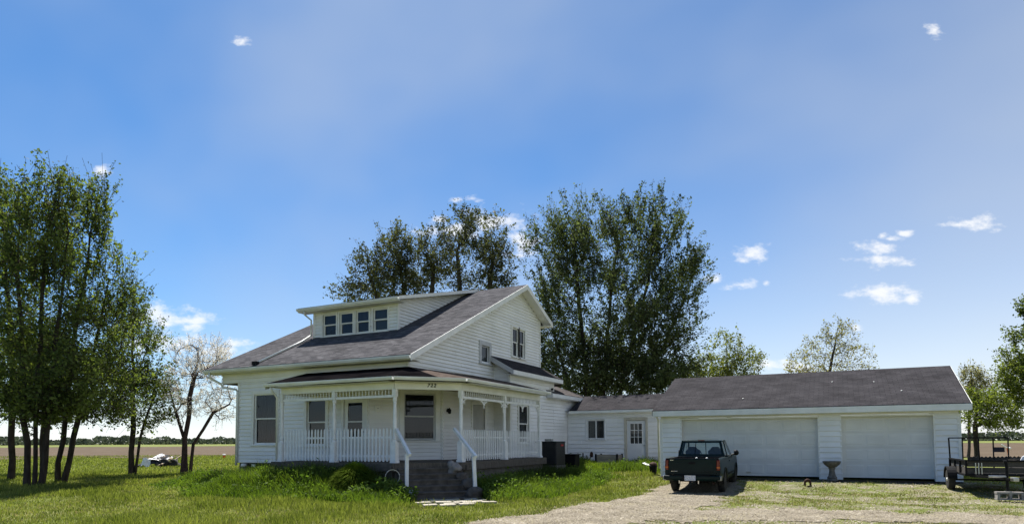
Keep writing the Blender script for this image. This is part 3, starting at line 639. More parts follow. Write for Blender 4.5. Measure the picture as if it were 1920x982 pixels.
# ------------------------------------------------------------------ porch (part of the house)
ZP = .97
pouter = [(-16.9, 15.72), (-11.93, 15.72), (-10.33, 17.32), (-10.33, 23.5)]
deck = MB(); deck.prism([(x, y, ZP - .09) for x, y in pouter] + [(XG + .02, 23.5, ZP - .09), (XG + .02, 19.4, ZP - .09), (-14.2, 17.37, ZP - .09), (-16.9, 17.37, ZP - .09)], (0, 0, .09)); deck.build('porch_deck', 'deck', house)
wallb = MB()
for (p, q) in zip(pouter[:-1], pouter[1:]):
    p, q = Vector((*p, 0)), Vector((*q, 0)); u = (q - p).normalized(); n = Vector((u.y, -u.x, 0)); L_ = (q - p).length; pl = Plane(p, u, n)
    wallb.pbox(pl, .1, L_ - .1, -.3, -.12, -.1, ZP - .095)
wallb.build('porch_foundation', 'block', house)
for (p, q) in zip(pouter[:-1], pouter[1:]):
    p, q = Vector((*p, 0)), Vector((*q, 0)); u = (q - p).normalized(); pl = Plane(p, u, (u.y, -u.x, 0)); MB().pbox(pl, 0.02, (q - p).length - .02, -.1, .01, ZP - .24, ZP - .092).build('rim_board', 'deck', house)
# roof of the porch
ZT = 4.07; ZG = 3.55
o1, o2, o3, o4 = (-17.0, 15.52), (-11.74, 15.52), (-10.2, 17.06), (-10.2, 23.5)
slab([(*o1, ZG), (*o2, ZG), (XG, YW, ZT), (-17.0, YW, ZT)], .05, 'blackroof', 'porch_roof', house)  # front slope and left part of the corner near black, the rest brown
sp_ = [o2[0] + (o3[0] - o2[0]) * .62, o2[1] + (o3[1] - o2[1]) * .62]
slab([(*o2, ZG), (*sp_, ZG), (XG, YW, ZT)], .05, 'blackroof', 'porch_roof', house)
slab([(*sp_, ZG), (*o3, ZG), (XG, YW, ZT)], .05, 'shingle_b', 'porch_roof', house)
slab([(*o3, ZG), (*o4, ZG), (-11.6, 23.2, 3.93), (XG, 22.4, ZT + .08), (XG, YW, ZT)], .05, 'shingle_b', 'porch_roof', house)
MB().prism([(*o1, ZG - .045), (-17.0, YW - .03, ZT - .045), (-17.0, YW - .03, ZT - .2), (*o1, ZG - .2)], (-.02, 0, 0)).build('rake_board', 'trim', house)
for a, b in ((o1, o2), (o2, o3), (o3, o4)):
    gutter((*a, ZG - .01), (*b, ZG - .01), house, .1)
# ceiling and beams
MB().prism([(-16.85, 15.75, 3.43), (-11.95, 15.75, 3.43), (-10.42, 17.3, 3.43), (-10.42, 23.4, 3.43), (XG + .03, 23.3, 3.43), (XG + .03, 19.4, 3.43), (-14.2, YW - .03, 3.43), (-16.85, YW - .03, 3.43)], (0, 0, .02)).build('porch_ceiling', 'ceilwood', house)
posts = [(-16.66, 15.95), (-14.39, 15.95), (-12.01, 15.95), (-10.56, 17.40), (-10.56, 20.34), (-10.56, 23.3)]
BPL = []
for k in range(5):
    p, q = Vector((*posts[k], 0)), Vector((*posts[k + 1], 0)); u = (q - p).normalized(); pl = Plane(p, u, (u.y, -u.x, 0)); Ln = (q - p).length; BPL.append((pl, Ln))
for i, j in ((0, 2), (2, 3), (3, 5)):
    p, q = Vector((*posts[i], 0)), Vector((*posts[j], 0)); u = (q - p).normalized(); pl = Plane(p, u, (u.y, -u.x, 0)); Ln = (q - p).length
    MB().pbox(pl, -.02 if i == 2 else 0, Ln + (.02 if i == 2 else 0), -.06, .055 + (.004 if i == 2 else 0), 3.2, 3.46).build('porch_beam', 'trim', house)
    n_ = Plane(p, u, (u.y, -u.x, 0)); MB().pbox(n_, -.05, Ln + .05, .06, .40, 3.4, 3.415).build('soffit', 'soffit', house)
MB().box(-16.72, -16.6, 16.0, YW - .03, 3.2, 3.46).build('porch_beam', 'trim', house)
# turned posts
prof = [(.075, .62), (.08, .66), (.052, .69), (.068, .74), (.05, .78), (.046, .85), (.058, 1.2), (.054, 1.5), (.044, 1.78), (.06, 1.81), (.044, 1.84), (.066, 1.9), (.06, 1.95), (.07, 2.0)]
pm = MB(); pm.box(-.105, .105, -.105, .105, 0, .07); pm.box(-.085, .085, -.085, .085, .07, .62); pm.lathe(prof, n=12); pm.box(-.065, .065, -.065, .065, 2.0, 2.229)
pmesh = pm.data('post', 'picket')
for k, (x, y) in enumerate(posts):
    o = inst('porch_post', pmesh, house, (x, y, ZP), (0, 0, R(45) if 0 else 0))
    MB().box(x - .068, x + .068, y - .068, y + .068, 3.18, 3.3).build('capital', 'picket', o)
# spindle friezes and picket railings
sp = MB().lathe([(.012, 0), (.012, .03), (.02, .05), (.012, .075), (.018, .12), (.012, .15), (.012, .17)], n=6).data('spindle', 'picket')
pk = MB(); pk.prism([(-.027, -.009, 0), (.027, -.009, 0), (.027, -.009, .93), (.014, -.009, .985), (0, -.009, 1.0), (-.014, -.009, .985), (-.027, -.009, .93)], (0, .018, 0)); pkm = pk.data('picket', 'picket')
for k in (0, 1, 3, 4):
    pl, Ln = BPL[k]; ang = math.atan2(pl.u.y, pl.u.x)
    fr = MB(); fr.pbox(pl, .07, Ln - .07, -.03, .03, 2.955, 3.03); fr = fr.build('frieze_rail', 'picket', house)
    n = int(round((Ln - .2) / .125))
    for i in range(n + 1): inst('spindle', sp, fr, pl(.1 + (Ln - .2) * i / n, 0, 3.03))
    if k >= 3:      # fretwork brackets under the rail
        for s in (0, 1):
            a = .075 if s == 0 else Ln - .075; g = 1 if s == 0 else -1
            b = MB()
            arc = [(a, 2.62)] + [(a + g * .3 * (1 - math.cos(t)), 2.62 + .3 * math.sin(t)) for t in np.linspace(.15, R(85), 7)] + [(a + g * .3, 2.954), (a, 2.954)]
            arc2 = [(a + g * (.3 - .3 * math.cos(t)) , 2.64 + .3 * math.sin(t)) for t in np.linspace(0, R(88), 8)]
            for (x1, z1), (x2, z2) in zip(arc2[:-1], arc2[1:]):
                b.hexa([pl(x1, -.012, z1), pl(x2, -.012, z2), pl(x2, .012, z2), pl(x1, .012, z1), pl(x1, -.012, z1 + .04), pl(x2, -.012, z2 + .04), pl(x2, .012, z2 + .04), pl(x1, .012, z1 + .04)])
            b.pbox(pl, min(a, a + g * .03), max(a, a + g * .03), -.013, .013, 2.6, 2.954)
            for t in (.3, .8):
                b.hexa([pl(a + g * .03, -.01, 2.9 - t * .1), pl(a + g * .16, -.01, 2.75 + t * .1), pl(a + g * .16, .01, 2.75 + t * .1), pl(a + g * .03, .01, 2.9 - t * .1), pl(a + g * .03, -.01, 2.93 - t * .1), pl(a + g * .16, -.01, 2.78 + t * .1), pl(a + g * .16, .01, 2.78 + t * .1), pl(a + g * .03, .01, 2.93 - t * .1)])
            b.build('bracket', 'picket', fr)
        cx = Ln / 2; b = MB()
        for g in (-1, 1):
            for i in range(6):
                t0, t1 = R(15 * i), R(15 * i + 15)
                x1, z1, x2, z2 = cx + g * .22 * (1 - math.sin(t0)), 2.954 - .2 * (1 - math.cos(t0)), cx + g * .22 * (1 - math.sin(t1)), 2.954 - .2 * (1 - math.cos(t1))
                b.hexa([pl(x1, -.012, z1 - .045), pl(x2, -.012, z2 - .045), pl(x2, .012, z2 - .045), pl(x1, .012, z1 - .045), pl(x1, -.012, z1), pl(x2, -.012, z2), pl(x2, .012, z2), pl(x1, .012, z1)])
        b.pbox(pl, cx - .02, cx + .02, -.014, .014, 2.7, 2.954); b.build('bracket', 'picket', fr)
    rr = MB(); rr.pbox(pl, .09, Ln - .09, -.05, -.012, ZP + .17, ZP + .23); rr.pbox(pl, .09, Ln - .09, -.05, -.012, ZP + .74, ZP + .80); rl = rr.build('porch_railing', 'picket', house)
    n = int(round((Ln - .28) / .136))
    for i in range(n + 1):
        o = inst('picket', pkm, rl, pl(.14 + (Ln - .28) * i / n, .0, ZP + .035 + rnd.uniform(-.006, .006)), (rnd.uniform(-.006, .006), rnd.uniform(-.012, .012), ang), (rnd.uniform(.94, 1.06), 1, 1.02 if k < 3 else .99))
        if k == 0 and i < 2: pass
# house number
cur = bpy.data.curves.new('house_number', 'FONT'); cur.body = '722'; cur.size = .16; cur.offset = .002; cur.extrude = .006; cur.shear = .25; cur.space_character = 1.25
tmp = bpy.data.objects.new('tmp_text', cur); COL.objects.link(tmp); bpy.context.view_layer.update()
tm = bpy.data.meshes.new_from_object(tmp); bpy.data.objects.remove(tmp); tm.materials.append(M['black'])
pl, Ln = BPL[2]; o = bpy.data.objects.new('house_number', tm)
o.matrix_world = Matrix.Translation(pl(Ln * .47, .068, 3.28)) @ Matrix.Rotation(math.atan2(pl.u.y, pl.u.x), 4, 'Z') @ Matrix.Rotation(R(90), 4, 'X'); put(o, house)
# steps below the chamfered corner
pl, Ln = BPL[2]; stp = MB(); stp.pbox(pl, .05, Ln - .05, .2, .32, -.1, .81); st_part = stp.build('porch_steps', 'stepwood', house)
for k in range(6):
    z = ZP - .155 * (k + 1); b = MB(); b.pbox(pl, .04 - .02 * k, Ln - .02 + .03 * k, .17 + .29 * k, .17 + .29 * (k + 1) + .03, z - .045, z); b.pbox(pl, .06 - .02 * k, Ln - .04 + .03 * k, .17 + .29 * k, .17 + .29 * (k + 1), z - .16, z - .046)
    b.build('step', 'stepwood', st_part, bevel=.008)
# handrails
for s, a in ((0, .16), (1, Ln - .02)):
    dist = 1.30 if s == 0 else 1.62; pz = 1.26 if s == 0 else 1.2
    lean = .0 if s == 0 else -.06
    hp = MB(); hp.hexa([pl(a - .05 - lean, dist - .05, -.15), pl(a + .05 - lean, dist - .05, -.15), pl(a + .05 - lean, dist + .05, -.15), pl(a - .05 - lean, dist + .05, -.15), pl(a - .05, dist - .05, pz), pl(a + .05, dist - .05, pz), pl(a + .05, dist + .05, pz), pl(a - .05, dist + .05, pz)])
    h = hp.build('handrail_post', 'picket', house, bevel=.006)
    p0, p1 = pl(a + (-.12 if s == 0 else .0), .08, 1.98), pl(a + .06 if s == 0 else a + .02, dist + .18, pz - .03)
    if s == 1: p0 = pl(a - .22, .12, 2.0)
    MB().tube([p0, p1], .055, 4).build('handrail', 'picket', h)
# fittings
MB().box(-17.02, -16.93, YW - .12, YW - .03, 3.0, 3.18).build('wall_box', 'trim', house)
mb = MB(); mb.pbox(CH, .18, .36, .03, .09, 2.62, 2.84); o = mb.build('meter_box', 'trim', house, bevel=.01); MB().pbox(CH, .26, .285, .091, .1, 2.73, 2.755).build('screw', 'black', o)
lm = MB(); lp = GABLE(19.75, .0, 2.72); lm.box(lp.x, lp.x + .05, lp.y - .04, lp.y + .04, lp.z - .06, lp.z + .06); lm.lathe([(.03, -.12), (.055, -.1), (.065, .02), (.03, .06), (.008, .1)], lp + Vector((.12, 0, 0)), 8); lm.box(lp.x + .04, lp.x + .12, lp.y - .012, lp.y + .012, lp.z + .05, lp.z + .075); lm.build('porch_lantern', 'black', house)
fl = MB(); fp = BUMP(27.35, .03, 3.98); fl.box(fp.x, fp.x + .05, fp.y - .09, fp.y + .09, fp.z - .08, fp.z + .08); o = fl.build('flood_light', 'trim', house, bevel=.01); MB().lathe([(.05, .05), (.06, .12), (.055, .14)], fp, 10, 'X').build('lens', 'black', o)
pipe('downspout', [(-16.75, 15.5, 3.42), (-16.75, 15.6, 3.28), (-16.78, 15.82, 3.1), (-16.78, 15.85, 1.0)], .035, 'gutter', house)

# ------------------------------------------------------------------ breezeway
bz = empty('breezeway', (-9.2, 29.42, .38), 'low white breezeway with door and small window between farmhouse and garage', 'breezeway')
BZ = Plane((0, 29.42, 0), (1, 0, 0), (0, -1, 0))
dop = (-8.86, -7.97); wop = (-10.8, -9.92)
siding_wall(bz, BZ, [(-11.80, .45), (-6.5, .45), (-6.5, 2.98), (-11.80, 2.98)], .2, [(dop[0] - .1, dop[1] + .1, .3, 2.66), (wop[0], wop[1], 1.7, 2.62)], 'siding2')
window(bz, BZ, wop[0], wop[1], 1.7, 2.62, 'slide', .05, sm='picket', m='picket')
d = MB(); d.pbox(BZ, dop[0] - .12, dop[0], -.12, .035, .4, 2.56); d.pbox(BZ, dop[1], dop[1] + .12, -.12, .035, .4, 2.56); d.pbox(BZ, dop[0] - .12, dop[1] + .12, -.12, .036, 2.56, 2.7)
df = d.build('entry_door', 'tan_trim', bz, bevel=.006)
a0, a1 = dop; g0, g1, h0, h1 = a0 + .17, a1 - .17, 1.48, 2.40
d = MB(); d.pbox(BZ, a0 + .005, g0, -.09, -.045, .46, 2.55); d.pbox(BZ, g1, a1 - .005, -.09, -.045, .46, 2.55); d.pbox(BZ, g0, g1, -.09, -.045, .46, h0); d.pbox(BZ, g0, g1, -.09, -.045, h1, 2.55); d.build('door_leaf', 'door', df)
MB().pbox(BZ, g0, g1, -.07, -.066, h0, h1).build('pane', 'glass', df)
d = MB()
for k in (1, 2): d.pbox(BZ, g0 + (g1 - g0) * k / 3 - .012, g0 + (g1 - g0) * k / 3 + .012, -.066, -.04, h0, h1); d.pbox(BZ, g0, g1, -.0655, -.041, h0 + (h1 - h0) * k / 3 - .012, h0 + (h1 - h0) * k / 3 + .012)
d.pbox(BZ, g0 - .03, g0, -.045, -.03, h0 - .03, h1 + .03); d.pbox(BZ, g1, g1 + .03, -.045, -.03, h0 - .03, h1 + .03); d.pbox(BZ, g0, g1, -.045, -.03, h0 - .03, h0); d.pbox(BZ, g0, g1, -.045, -.03, h1, h1 + .03); d.build('muntins', 'picket', df)
MB().tube([BZ(a1 - .07, -.045, 1.4), BZ(a1 - .07, .02, 1.4)], .03, 8).build('door_knob', 'metal', df); MB().tube([BZ(a1 - .07, -.045, 1.6), BZ(a1 - .07, -.02, 1.6)], .028, 8).build('deadbolt', 'metal', df)
MB().pbox(BZ, a0 - .12, a1 + .12, -.1, .1, .33, .4).build('threshold', 'concrete', df)
slab([(-11.6, 29.08, 3.06), (-6.3, 29.08, 3.06), (-6.3, 31.05, 3.86), (-11.6, 31.05, 3.86)], .05, 'shingle_g', 'roof', bz)
slab([(-11.6, 31.05, 3.86), (-6.3, 31.05, 3.86), (-6.3, 33, 3.1), (-11.6, 33, 3.1)], .05, 'shingle_g', 'roof', bz)
beam((-11.61, 29.07, 3.05), (-11.61, 31.05, 3.85), .02, .14, 'shingle_dk', 'rake_board', bz)
MB().box(-11.6, -6.5, 29.06, 29.08, 2.92, 3.035).build('fascia', 'trim', bz); MB().box(-11.6, -6.5, 29.08, 29.41, 2.93, 2.945).build('soffit', 'trim', bz)
MB().box(-11.8, -6.5, 29.5, 29.6, -.1, .44).build('foundation', 'block', bz); MB().box(-11.8, -6.5, 32.5, 32.6, .2, 3).build('wall', 'siding2', bz)
MB().box(-11.7, -6.5, 29.6, 32.5, .4, .42).build('inner_floor', 'dark', bz)

# ------------------------------------------------------------------ garage
YG, GX0, GX1, GYB = 25.74, -6.33, 3.52, 33.1
ga = empty('garage', (-1.4, 25.74, .2), 'white two-door garage with brown-grey shingled roof', 'garage')
GF = Plane((0, YG, 0), (1, 0, 0), (0, -1, 0)); dz0, dz1 = .28, 2.41
d1, d2, d3, d4 = -5.52, -.70, .06, 2.80
siding_wall(ga, GF, [(GX0, .2), (GX1, .2), (GX1, 2.62), (GX0, 2.62)], .19, [(d1 - .01, d2 + .01, .1, dz1 - .02), (d3 - .01, d4 + .01, .1, dz1 - .02)], 'siding2')
for a, b in ((d1, d2), (d3, d4)):
    t = MB(); t.pbox(GF, a - .05, a, -.25, .028, .22, dz1); t.pbox(GF, b, b + .05, -.25, .028, .22, dz1); t.pbox(GF, a - .05, b + .05, -.25, .029, dz1, dz1 + .06); t.build('door_frame', 'trim', ga)
    rows = 4; h = (dz1 - dz0) / rows; n = 8 if b - a > 4 else 4
    door = MB()
    for r in range(rows): door.pbox(GF, a, b, -.24, -.19, dz0 + h * r + .003, dz0 + h * (r + 1) - .003)
    door.pbox(GF, a, b, -.26, -.235, dz0, dz1)
    do = door.build('garage_door', 'gdoor', ga)
    for r in range(rows):
        for k in range(n):
            w_ = (b - a - .1) / n; x0 = a + .05 + w_ * k + .055; x1 = x0 + w_ - .11; zz0 = dz0 + h * r + .085; zz1 = dz0 + h * (r + 1) - .085
            P = [GF(x0, -.19, zz0), GF(x1, -.19, zz0), GF(x1, -.19, zz1), GF(x0, -.19, zz1)]; e = .03
            Q = [GF(x0 + e, -.183, zz0 + e), GF(x1 - e, -.183, zz0 + e), GF(x1 - e, -.183, zz1 - e), GF(x0 + e, -.183, zz1 - e)]
            pm_ = MB(); pm_.v = [tuple(v) for v in P + Q]; pm_.f = [(4, 5, 6, 7)] + [(i, (i + 1) % 4, 4 + (i + 1) % 4, 4 + i) for i in range(4)]; pm_.build('door_panel', 'gdoor', do)
    if b - a > 4:
        MB().pbox(GF, (a + b) / 2 - .08, (a + b) / 2 + .08, -.19, -.15, dz0 + .12, dz0 + .15).build('handle', 'metal', do)
for x in (GX0, GX1): MB().box(x - .05, x + .05, YG - .034, YG + .07, .2, 2.45).build('corner_board', 'trim', ga)
MB().prism([(GX1, YG + .07, .2), (GX1, GYB, .2), (GX1, GYB, 2.6), (GX1, 29.44, 4.22), (GX1, YG + .07, 2.62)], (-.1, 0, 0)).build('wall', 'siding2', ga)
MB().prism([(GX0, YG + .07, .2), (GX0, GYB, .2), (GX0, GYB, 2.6), (GX0, 29.44, 4.22), (GX0, YG + .07, 2.62)], (.1, 0, 0)).build('wall', 'siding2', ga)
MB().box(GX0, GX1, GYB - .1, GYB, .2, 2.6).build('wall', 'siding2', ga)
gxa, gxb, gye, gze, gyr, gzr = -6.57, 3.82, 25.36, 2.79, 29.44, 4.40
slab([(gxa, gye, gze), (gxb, gye, gze), (gxb, gyr, gzr), (gxa, gyr, gzr)], .05, 'shingle_g', 'roof', ga)
slab([(gxa, gyr, gzr), (gxb, gyr, gzr), (gxb, 33.5, gze), (gxa, 33.5, gze)], .05, 'shingle_g', 'roof', ga)
MB().box(gxa, gxb, gye - .022, gye + .0, gze - .24, gze - .03).build('fascia', 'trim', ga)
MB().box(gxa, gxb, gye + .001, YG - .035, gze - .24, gze - .225).build('soffit', 'trim', ga)
for x, rm_ in ((gxb + .011, 'trim'), (gxa - .011, 'shingle_dk')): beam((x, gye - .02, gze - .02), (x, gyr, gzr - .02), .022, .2, rm_, 'rake_board', ga); beam((x, gyr, gzr - .02), (x, 33.5, gze - .02), .022, .2, 'trim', 'rake_board', ga)
MB().box(GX0 - .1, GX1 + .1, YG - .25, GYB, -.1, .195).build('slab_edge', 'dark', ga)  # slab coloured dark to paint in the shade below the doors
pipe('downspout', [(-6.45, 25.5, 2.55), (-6.46, 25.8, 2.4), (-6.46, 25.85, .5)], .04, 'gutter', ga)
MB().box(1.3, 1.36, YG - .36, YG - .3, 2.54, 2.59).build('eave_hook', 'metal', ga)
# nail-head vents on the roof
for x, y in ((-3.3, 26.4), (1.2, 27.8), (-.2, 28.0), (2.0, 26.7)): MB().lathe([(.02, 0), (.035, .02), (.0, .04)], (x, y, gze + (gzr - gze) * (y - gye) / (gyr - gye)), 8).build('roof_nail', 'trim', ga)

# ------------------------------------------------------------------ trees
def crown_points(rg, ells, n, shell=.55):
    w = np.array([e[3] * e[4] * e[5] for e in ells]) ** .75; k = rg.choice(len(ells), n, p=w / w.sum()); E_ = np.array([e[:6] for e in ells])[k]
    d = rg.normal(size=(n, 3)); d /= np.linalg.norm(d, axis=1)[:, None]; r = rg.random(n) ** (1 / 3.) * (1 - shell) + shell * (1 - rg.random(n) ** 2 * .45)
    return E_[:, :3] + d * E_[:, 3:] * r[:, None]
def grow(rg, stems, tips, alpha=.45, up=.35):
    """join every tip to the growing skeleton by the cheapest path; returns nodes, parents"""
    P = []; par = []
    for s in stems:
        base = len(P)
        for k, p in enumerate(s):
            P.append(np.array(p, float)); par.append(-1 if k == 0 else base + k - 1)
    nst = len(P); P = np.array(P); N = len(tips)
    plen = np.zeros(nst)
    for i in range(nst):
        if par[i] >= 0: plen[i] = plen[par[i]] + np.linalg.norm(P[i] - P[par[i]])
    allP = np.vstack([P, tips, np.zeros((N * 2, 3))]); 
    nodes = [p for p in P]; par = list(par); pl_ = list(plen)
    NP = np.zeros((nst + N * 3, 3)); NP[:nst] = P; NL = np.zeros(nst + N * 3); NL[:nst] = plen; cnt = nst
    start = np.array([par[i] >= 0 for i in range(nst)] )
    order = np.argsort(np.min(np.linalg.norm(tips[:, None] - P[None, ::1], axis=2), axis=1))
    for t in order:
        d = tips[t] - NP[:cnt]; L = np.linalg.norm(d, axis=1)
        cost = L * (1 + up * np.clip(.25 - d[:, 2] / (L + 1e-6), 0, 2)) + alpha * .25 * NL[:cnt]
        cost[:nst][~start] += 50
        j = int(np.argmin(cost)); a = NP[j]; b = tips[t]; L0 = L[j]
        m1 = a + (b - a) * .5 + np.array([0, 0, -.06 * L0]) + rg.normal(size=3) * L0 * .06
        NP[cnt] = m1; par.append(j); NL[cnt] = NL[j] + L0 * .5; cnt += 1
        NP[cnt] = b; par.append(cnt - 1); NL[cnt] = NL[j] + L0; cnt += 1
    return NP[:cnt], np.array(par), np.arange(nst + 1, cnt, 2)
def tubes(P, par, rad, n_big=7):
    Vs, Fs = [], []; off = 0
    for n, sel in ((n_big, rad > .05), (4, (rad <= .05) & (rad > .014)), (3, rad <= .014)):
        idx = np.nonzero(sel & (par >= 0))[0]
        if not len(idx): continue
        a = P[par[idx]]; b = P[idx]; ra = np.minimum(rad[par[idx]], rad[idx] * 1.6); rb = rad[idx]
        d = b - a; L = np.linalg.norm(d, axis=1)[:, None] + 1e-9; d = d / L; b = b + d * rb[:, None] * .3
        ref = np.where(np.abs(d[:, 2:3]) > .9, np.array([[1., 0, 0]]), np.array([[0, 0, 1.]])); u = np.cross(d, ref); u /= np.linalg.norm(u, axis=1)[:, None]; v = np.cross(d, u)
        t = np.arange(n) * 2 * np.pi / n; ring = u[:, None] * np.cos(t)[None, :, None] + v[:, None] * np.sin(t)[None, :, None]
        VA = a[:, None] + ring * ra[:, None, None]; VB = b[:, None] + ring * rb[:, None, None]; m = len(idx)
        Vs.append(np.concatenate([VA, VB], 1).reshape(-1, 3)); base = off + np.arange(m)[:, None] * 2 * n; k = np.arange(n)[None]
        Fs.append(np.stack([base + k, base + (k + 1) % n, base + n + (k + 1) % n, base + n + k], -1).reshape(-1, 4)); off += m * 2 * n
    return np.vstack(Vs), np.vstack(Fs)
def leaf_quads(rg, C, size, nrm=None, flat=.0, aspect=.62):
    n = len(C); s = size * rg.uniform(.5, 1.1, n) * np.where(rg.random(n) < .15, 1.6, 1)
    a = rg.normal(size=(n, 3)); a[:, 2] -= .25; a /= np.linalg.norm(a, axis=1)[:, None]
    nn = rg.normal(size=(n, 3)); nn[:, 2] += flat; u = np.cross(nn, a); u /= np.linalg.norm(u, axis=1)[:, None] + 1e-9
    a, u = a * s[:, None], u * (s * aspect)[:, None]
    V = np.stack([C - a * .5, C + u * .5 - a * .02, C + a * .5, C - u * .5 - a * .02], 1)
    return V.reshape(-1, 3), (np.arange(n)[:, None] * 4 + np.arange(4)[None])
def tree(name, label, cat, group, seed, stems_px, ells_px, D, tips, lpt, lsize, leafm, barkm, r0, twig=(.35, .8), upb=.8, depth=.8, inner=.2, spread=.11, ntw=2, shell=.55, ground=True, alpha=.45):
    rg = np.random.default_rng(seed); ppm = FPX / D; f = np.array([-math.sin(YAW), math.cos(YAW), 0]); rt = np.array([math.cos(YAW), math.sin(YAW), 0])
    ells = []
    for e in ells_px:
        c = np.array(at(e[0], e[1], D)); dd = e[4] if len(e) > 4 else 0; rx, rz = e[2] / ppm, e[3] / ppm
        c = c + f * dd; ells.append((*c, rx, max(rx * depth, .5), rz, ))
    stems = []
    for s in stems_px:
        pts = []
        for k, q in enumerate(s):
            p = np.array(at(q[0], q[1], D)) + f * (q[2] if len(q) > 2 else 0)
            if k == 0 and ground: p[2] = float(gz(p[0], p[1])) - .08
            pts.append(p)
        # subdivide with a little wander
        out = [pts[0]]
        for p, q in zip(pts[:-1], pts[1:]):
            n = max(2, int(np.linalg.norm(q - p) / .8))
            for k in range(1, n + 1): out.append(p + (q - p) * k / n + (rg.normal(size=3) * .035 * np.array([1, 1, .3]) if k < n else 0))
        stems.append(out)
    T = crown_points(rg, ells, tips, shell)
    # ellipsoid axes are world x/y here; squash along the sight is close enough to round
    P, par, tipi = grow(rg, stems, T, alpha)
    n = len(P); rad = np.zeros(n); has = np.zeros(n, bool); has[par[par >= 0]] = True
    acc = np.where(~has, .0062 ** 2.3, 0.)
    for i in range(n - 1, -1, -1):
        if par[i] >= 0: acc[par[i]] += acc[i]
    rad = acc ** (1 / 2.3); rad = rad * 1.0
    roots = np.nonzero(par < 0)[0]; sc = r0 / max(rad[roots].max(), 1e-6); rad = np.maximum(rad * sc ** np.clip(np.log(rad / .0062) / np.log(rad[roots].max() / .0062 + 1e-9), 0, 1), .005)
    for r_ in roots: rad[r_] *= 1.25
    cen = np.array([e[:3] for e in ells]).mean(0)
    tp = P[tipi]
    # twigs
    tp2 = np.repeat(tp, ntw, 0); out = tp2 - cen; out /= np.linalg.norm(out, axis=1)[:, None] + 1e-9
    dr = out * .6 + rg.normal(size=out.shape) * .45; dr[:, 2] += upb; dr /= np.linalg.norm(dr, axis=1)[:, None]; ln = rg.uniform(*twig, len(tp2)); te = tp2 + dr * ln[:, None]
    P2 = np.vstack([P, te]); par2 = np.concatenate([par, np.repeat(tipi, ntw)]); rad2 = np.concatenate([rad, np.full(len(te), .006)])
    root = np.array(stems[0][0]); e = empty(name, tuple(root), label, cat, group)
    Vt, Ft = tubes(P2, par2, rad2); npmesh('trunk', Vt, Ft, barkm, e, True)
    pw = rg.random(len(te)) ** 1.3 + .08; pw *= .35 + vnoise(tp2[:, 0] + tp2[:, 2] * .7, tp2[:, 1] + tp2[:, 2], 1.6, seed) * 1.3; k = rg.choice(len(te), len(te) * lpt, p=pw / pw.sum()); f_ = rg.random(len(k))[:, None] ** .8; C = tp2[k] + dr[k] * ln[k][:, None] * (f_ * 1.05) + rg.normal(size=(len(k), 3)) * spread
    if inner > 0:
        thin = np.nonzero((rad < .03) & (par >= 0))[0]; k = rg.choice(thin, int(len(C) * inner)); C2 = P[k] + (P[par[k]] - P[k]) * rg.random(len(k))[:, None] + rg.normal(size=(len(k), 3)) * spread * 1.3; C = np.vstack([C, C2])
    Vl, Fl = leaf_quads(rg, C, lsize); npmesh('crown', Vl, Fl, leafm, e)
    return e
G1 = 'tall trees at the left edge of the lawn'
tree('tall_tree', 'tall single-trunk tree nearest the left edge of the lawn', 'tree', G1, 11, [[(20, 900), (24, 700), (12, 450), (-5, 330)]], [(-25, 432, 85, 120), (5, 570, 85, 120), (20, 710, 80, 80)], 28.6, 600, 15, .14, 'leaf_left', 'bark', .13, twig=(.5, 1.2), spread=.1)
tree('tall_tree', 'broad multi-stemmed tall tree, thickest of the left cluster', 'tree', G1, 12, [[(50, 912), (46, 740), (34, 520), (40, 400)], [(64, 914), (70, 720), (84, 480), (92, 360)], [(76, 910), (92, 760), (110, 600), (130, 430)]], [(92, 386, 60, 68), (60, 470, 80, 85), (75, 570, 95, 105), (80, 705, 105, 80), (90, 750, 90, 35)], 24.4, 820, 14, .13, 'leaf_left', 'bark', .11, twig=(.5, 1.2), spread=.1)
tree('tall_tree', 'twin-stemmed tall tree leaning right with a pointed top', 'tree', G1, 13, [[(108, 900), (125, 740), (150, 560), (178, 400)], [(118, 902), (150, 770), (178, 650), (205, 520)]], [(186, 415, 28, 80), (160, 465, 52, 85), (195, 545, 58, 75), (170, 650, 90, 90), (175, 735, 85, 55), (190, 770, 70, 28)], 27.2, 640, 12, .13, 'leaf_left', 'bark', .11, twig=(.6, 1.4), upb=1.1, spread=.07)
tree('slender_tree', 'slender straight tree standing behind the left cluster', 'tree', G1, 14, [[(80, 888), (82, 760), (86, 640)]], [(86, 690, 48, 70), (90, 760, 55, 35)], 35, 260, 18, .15, 'leaf_left', 'bark', .13)
tree('lawn_tree', 'rounded green tree with side stem left of the debris pile', 'tree', G1, 15, [[(246, 890), (250, 800), (248, 660), (252, 560)], [(252, 889), (262, 820), (290, 730)]], [(252, 590, 32, 58), (248, 660, 56, 78), (262, 750, 66, 58), (215, 735, 40, 50)], 32.7, 460, 13, .13, 'leaf_left', 'bark', .125, twig=(.6, 1.3), upb=.9, spread=.075)
tree('flowering_tree', 'small multi-stemmed pale blossoming tree beside the house corner', 'tree', None, 16, [[(342, 889), (346, 820), (356, 740), (372, 670)], [(356, 889), (362, 830), (400, 770), (430, 755)], [(349, 889), (348, 830), (330, 770), (318, 730)]], [(375, 672, 62, 40), (372, 720, 68, 55), (415, 755, 38, 35), (330, 760, 32, 40)], 33.4, 600, 30, .06, 'blossom', 'bark3', .115, twig=(.3, .7), upb=.25, spread=.06, inner=.1, alpha=.6, ntw=1)
G2 = 'grove behind the farmhouse'
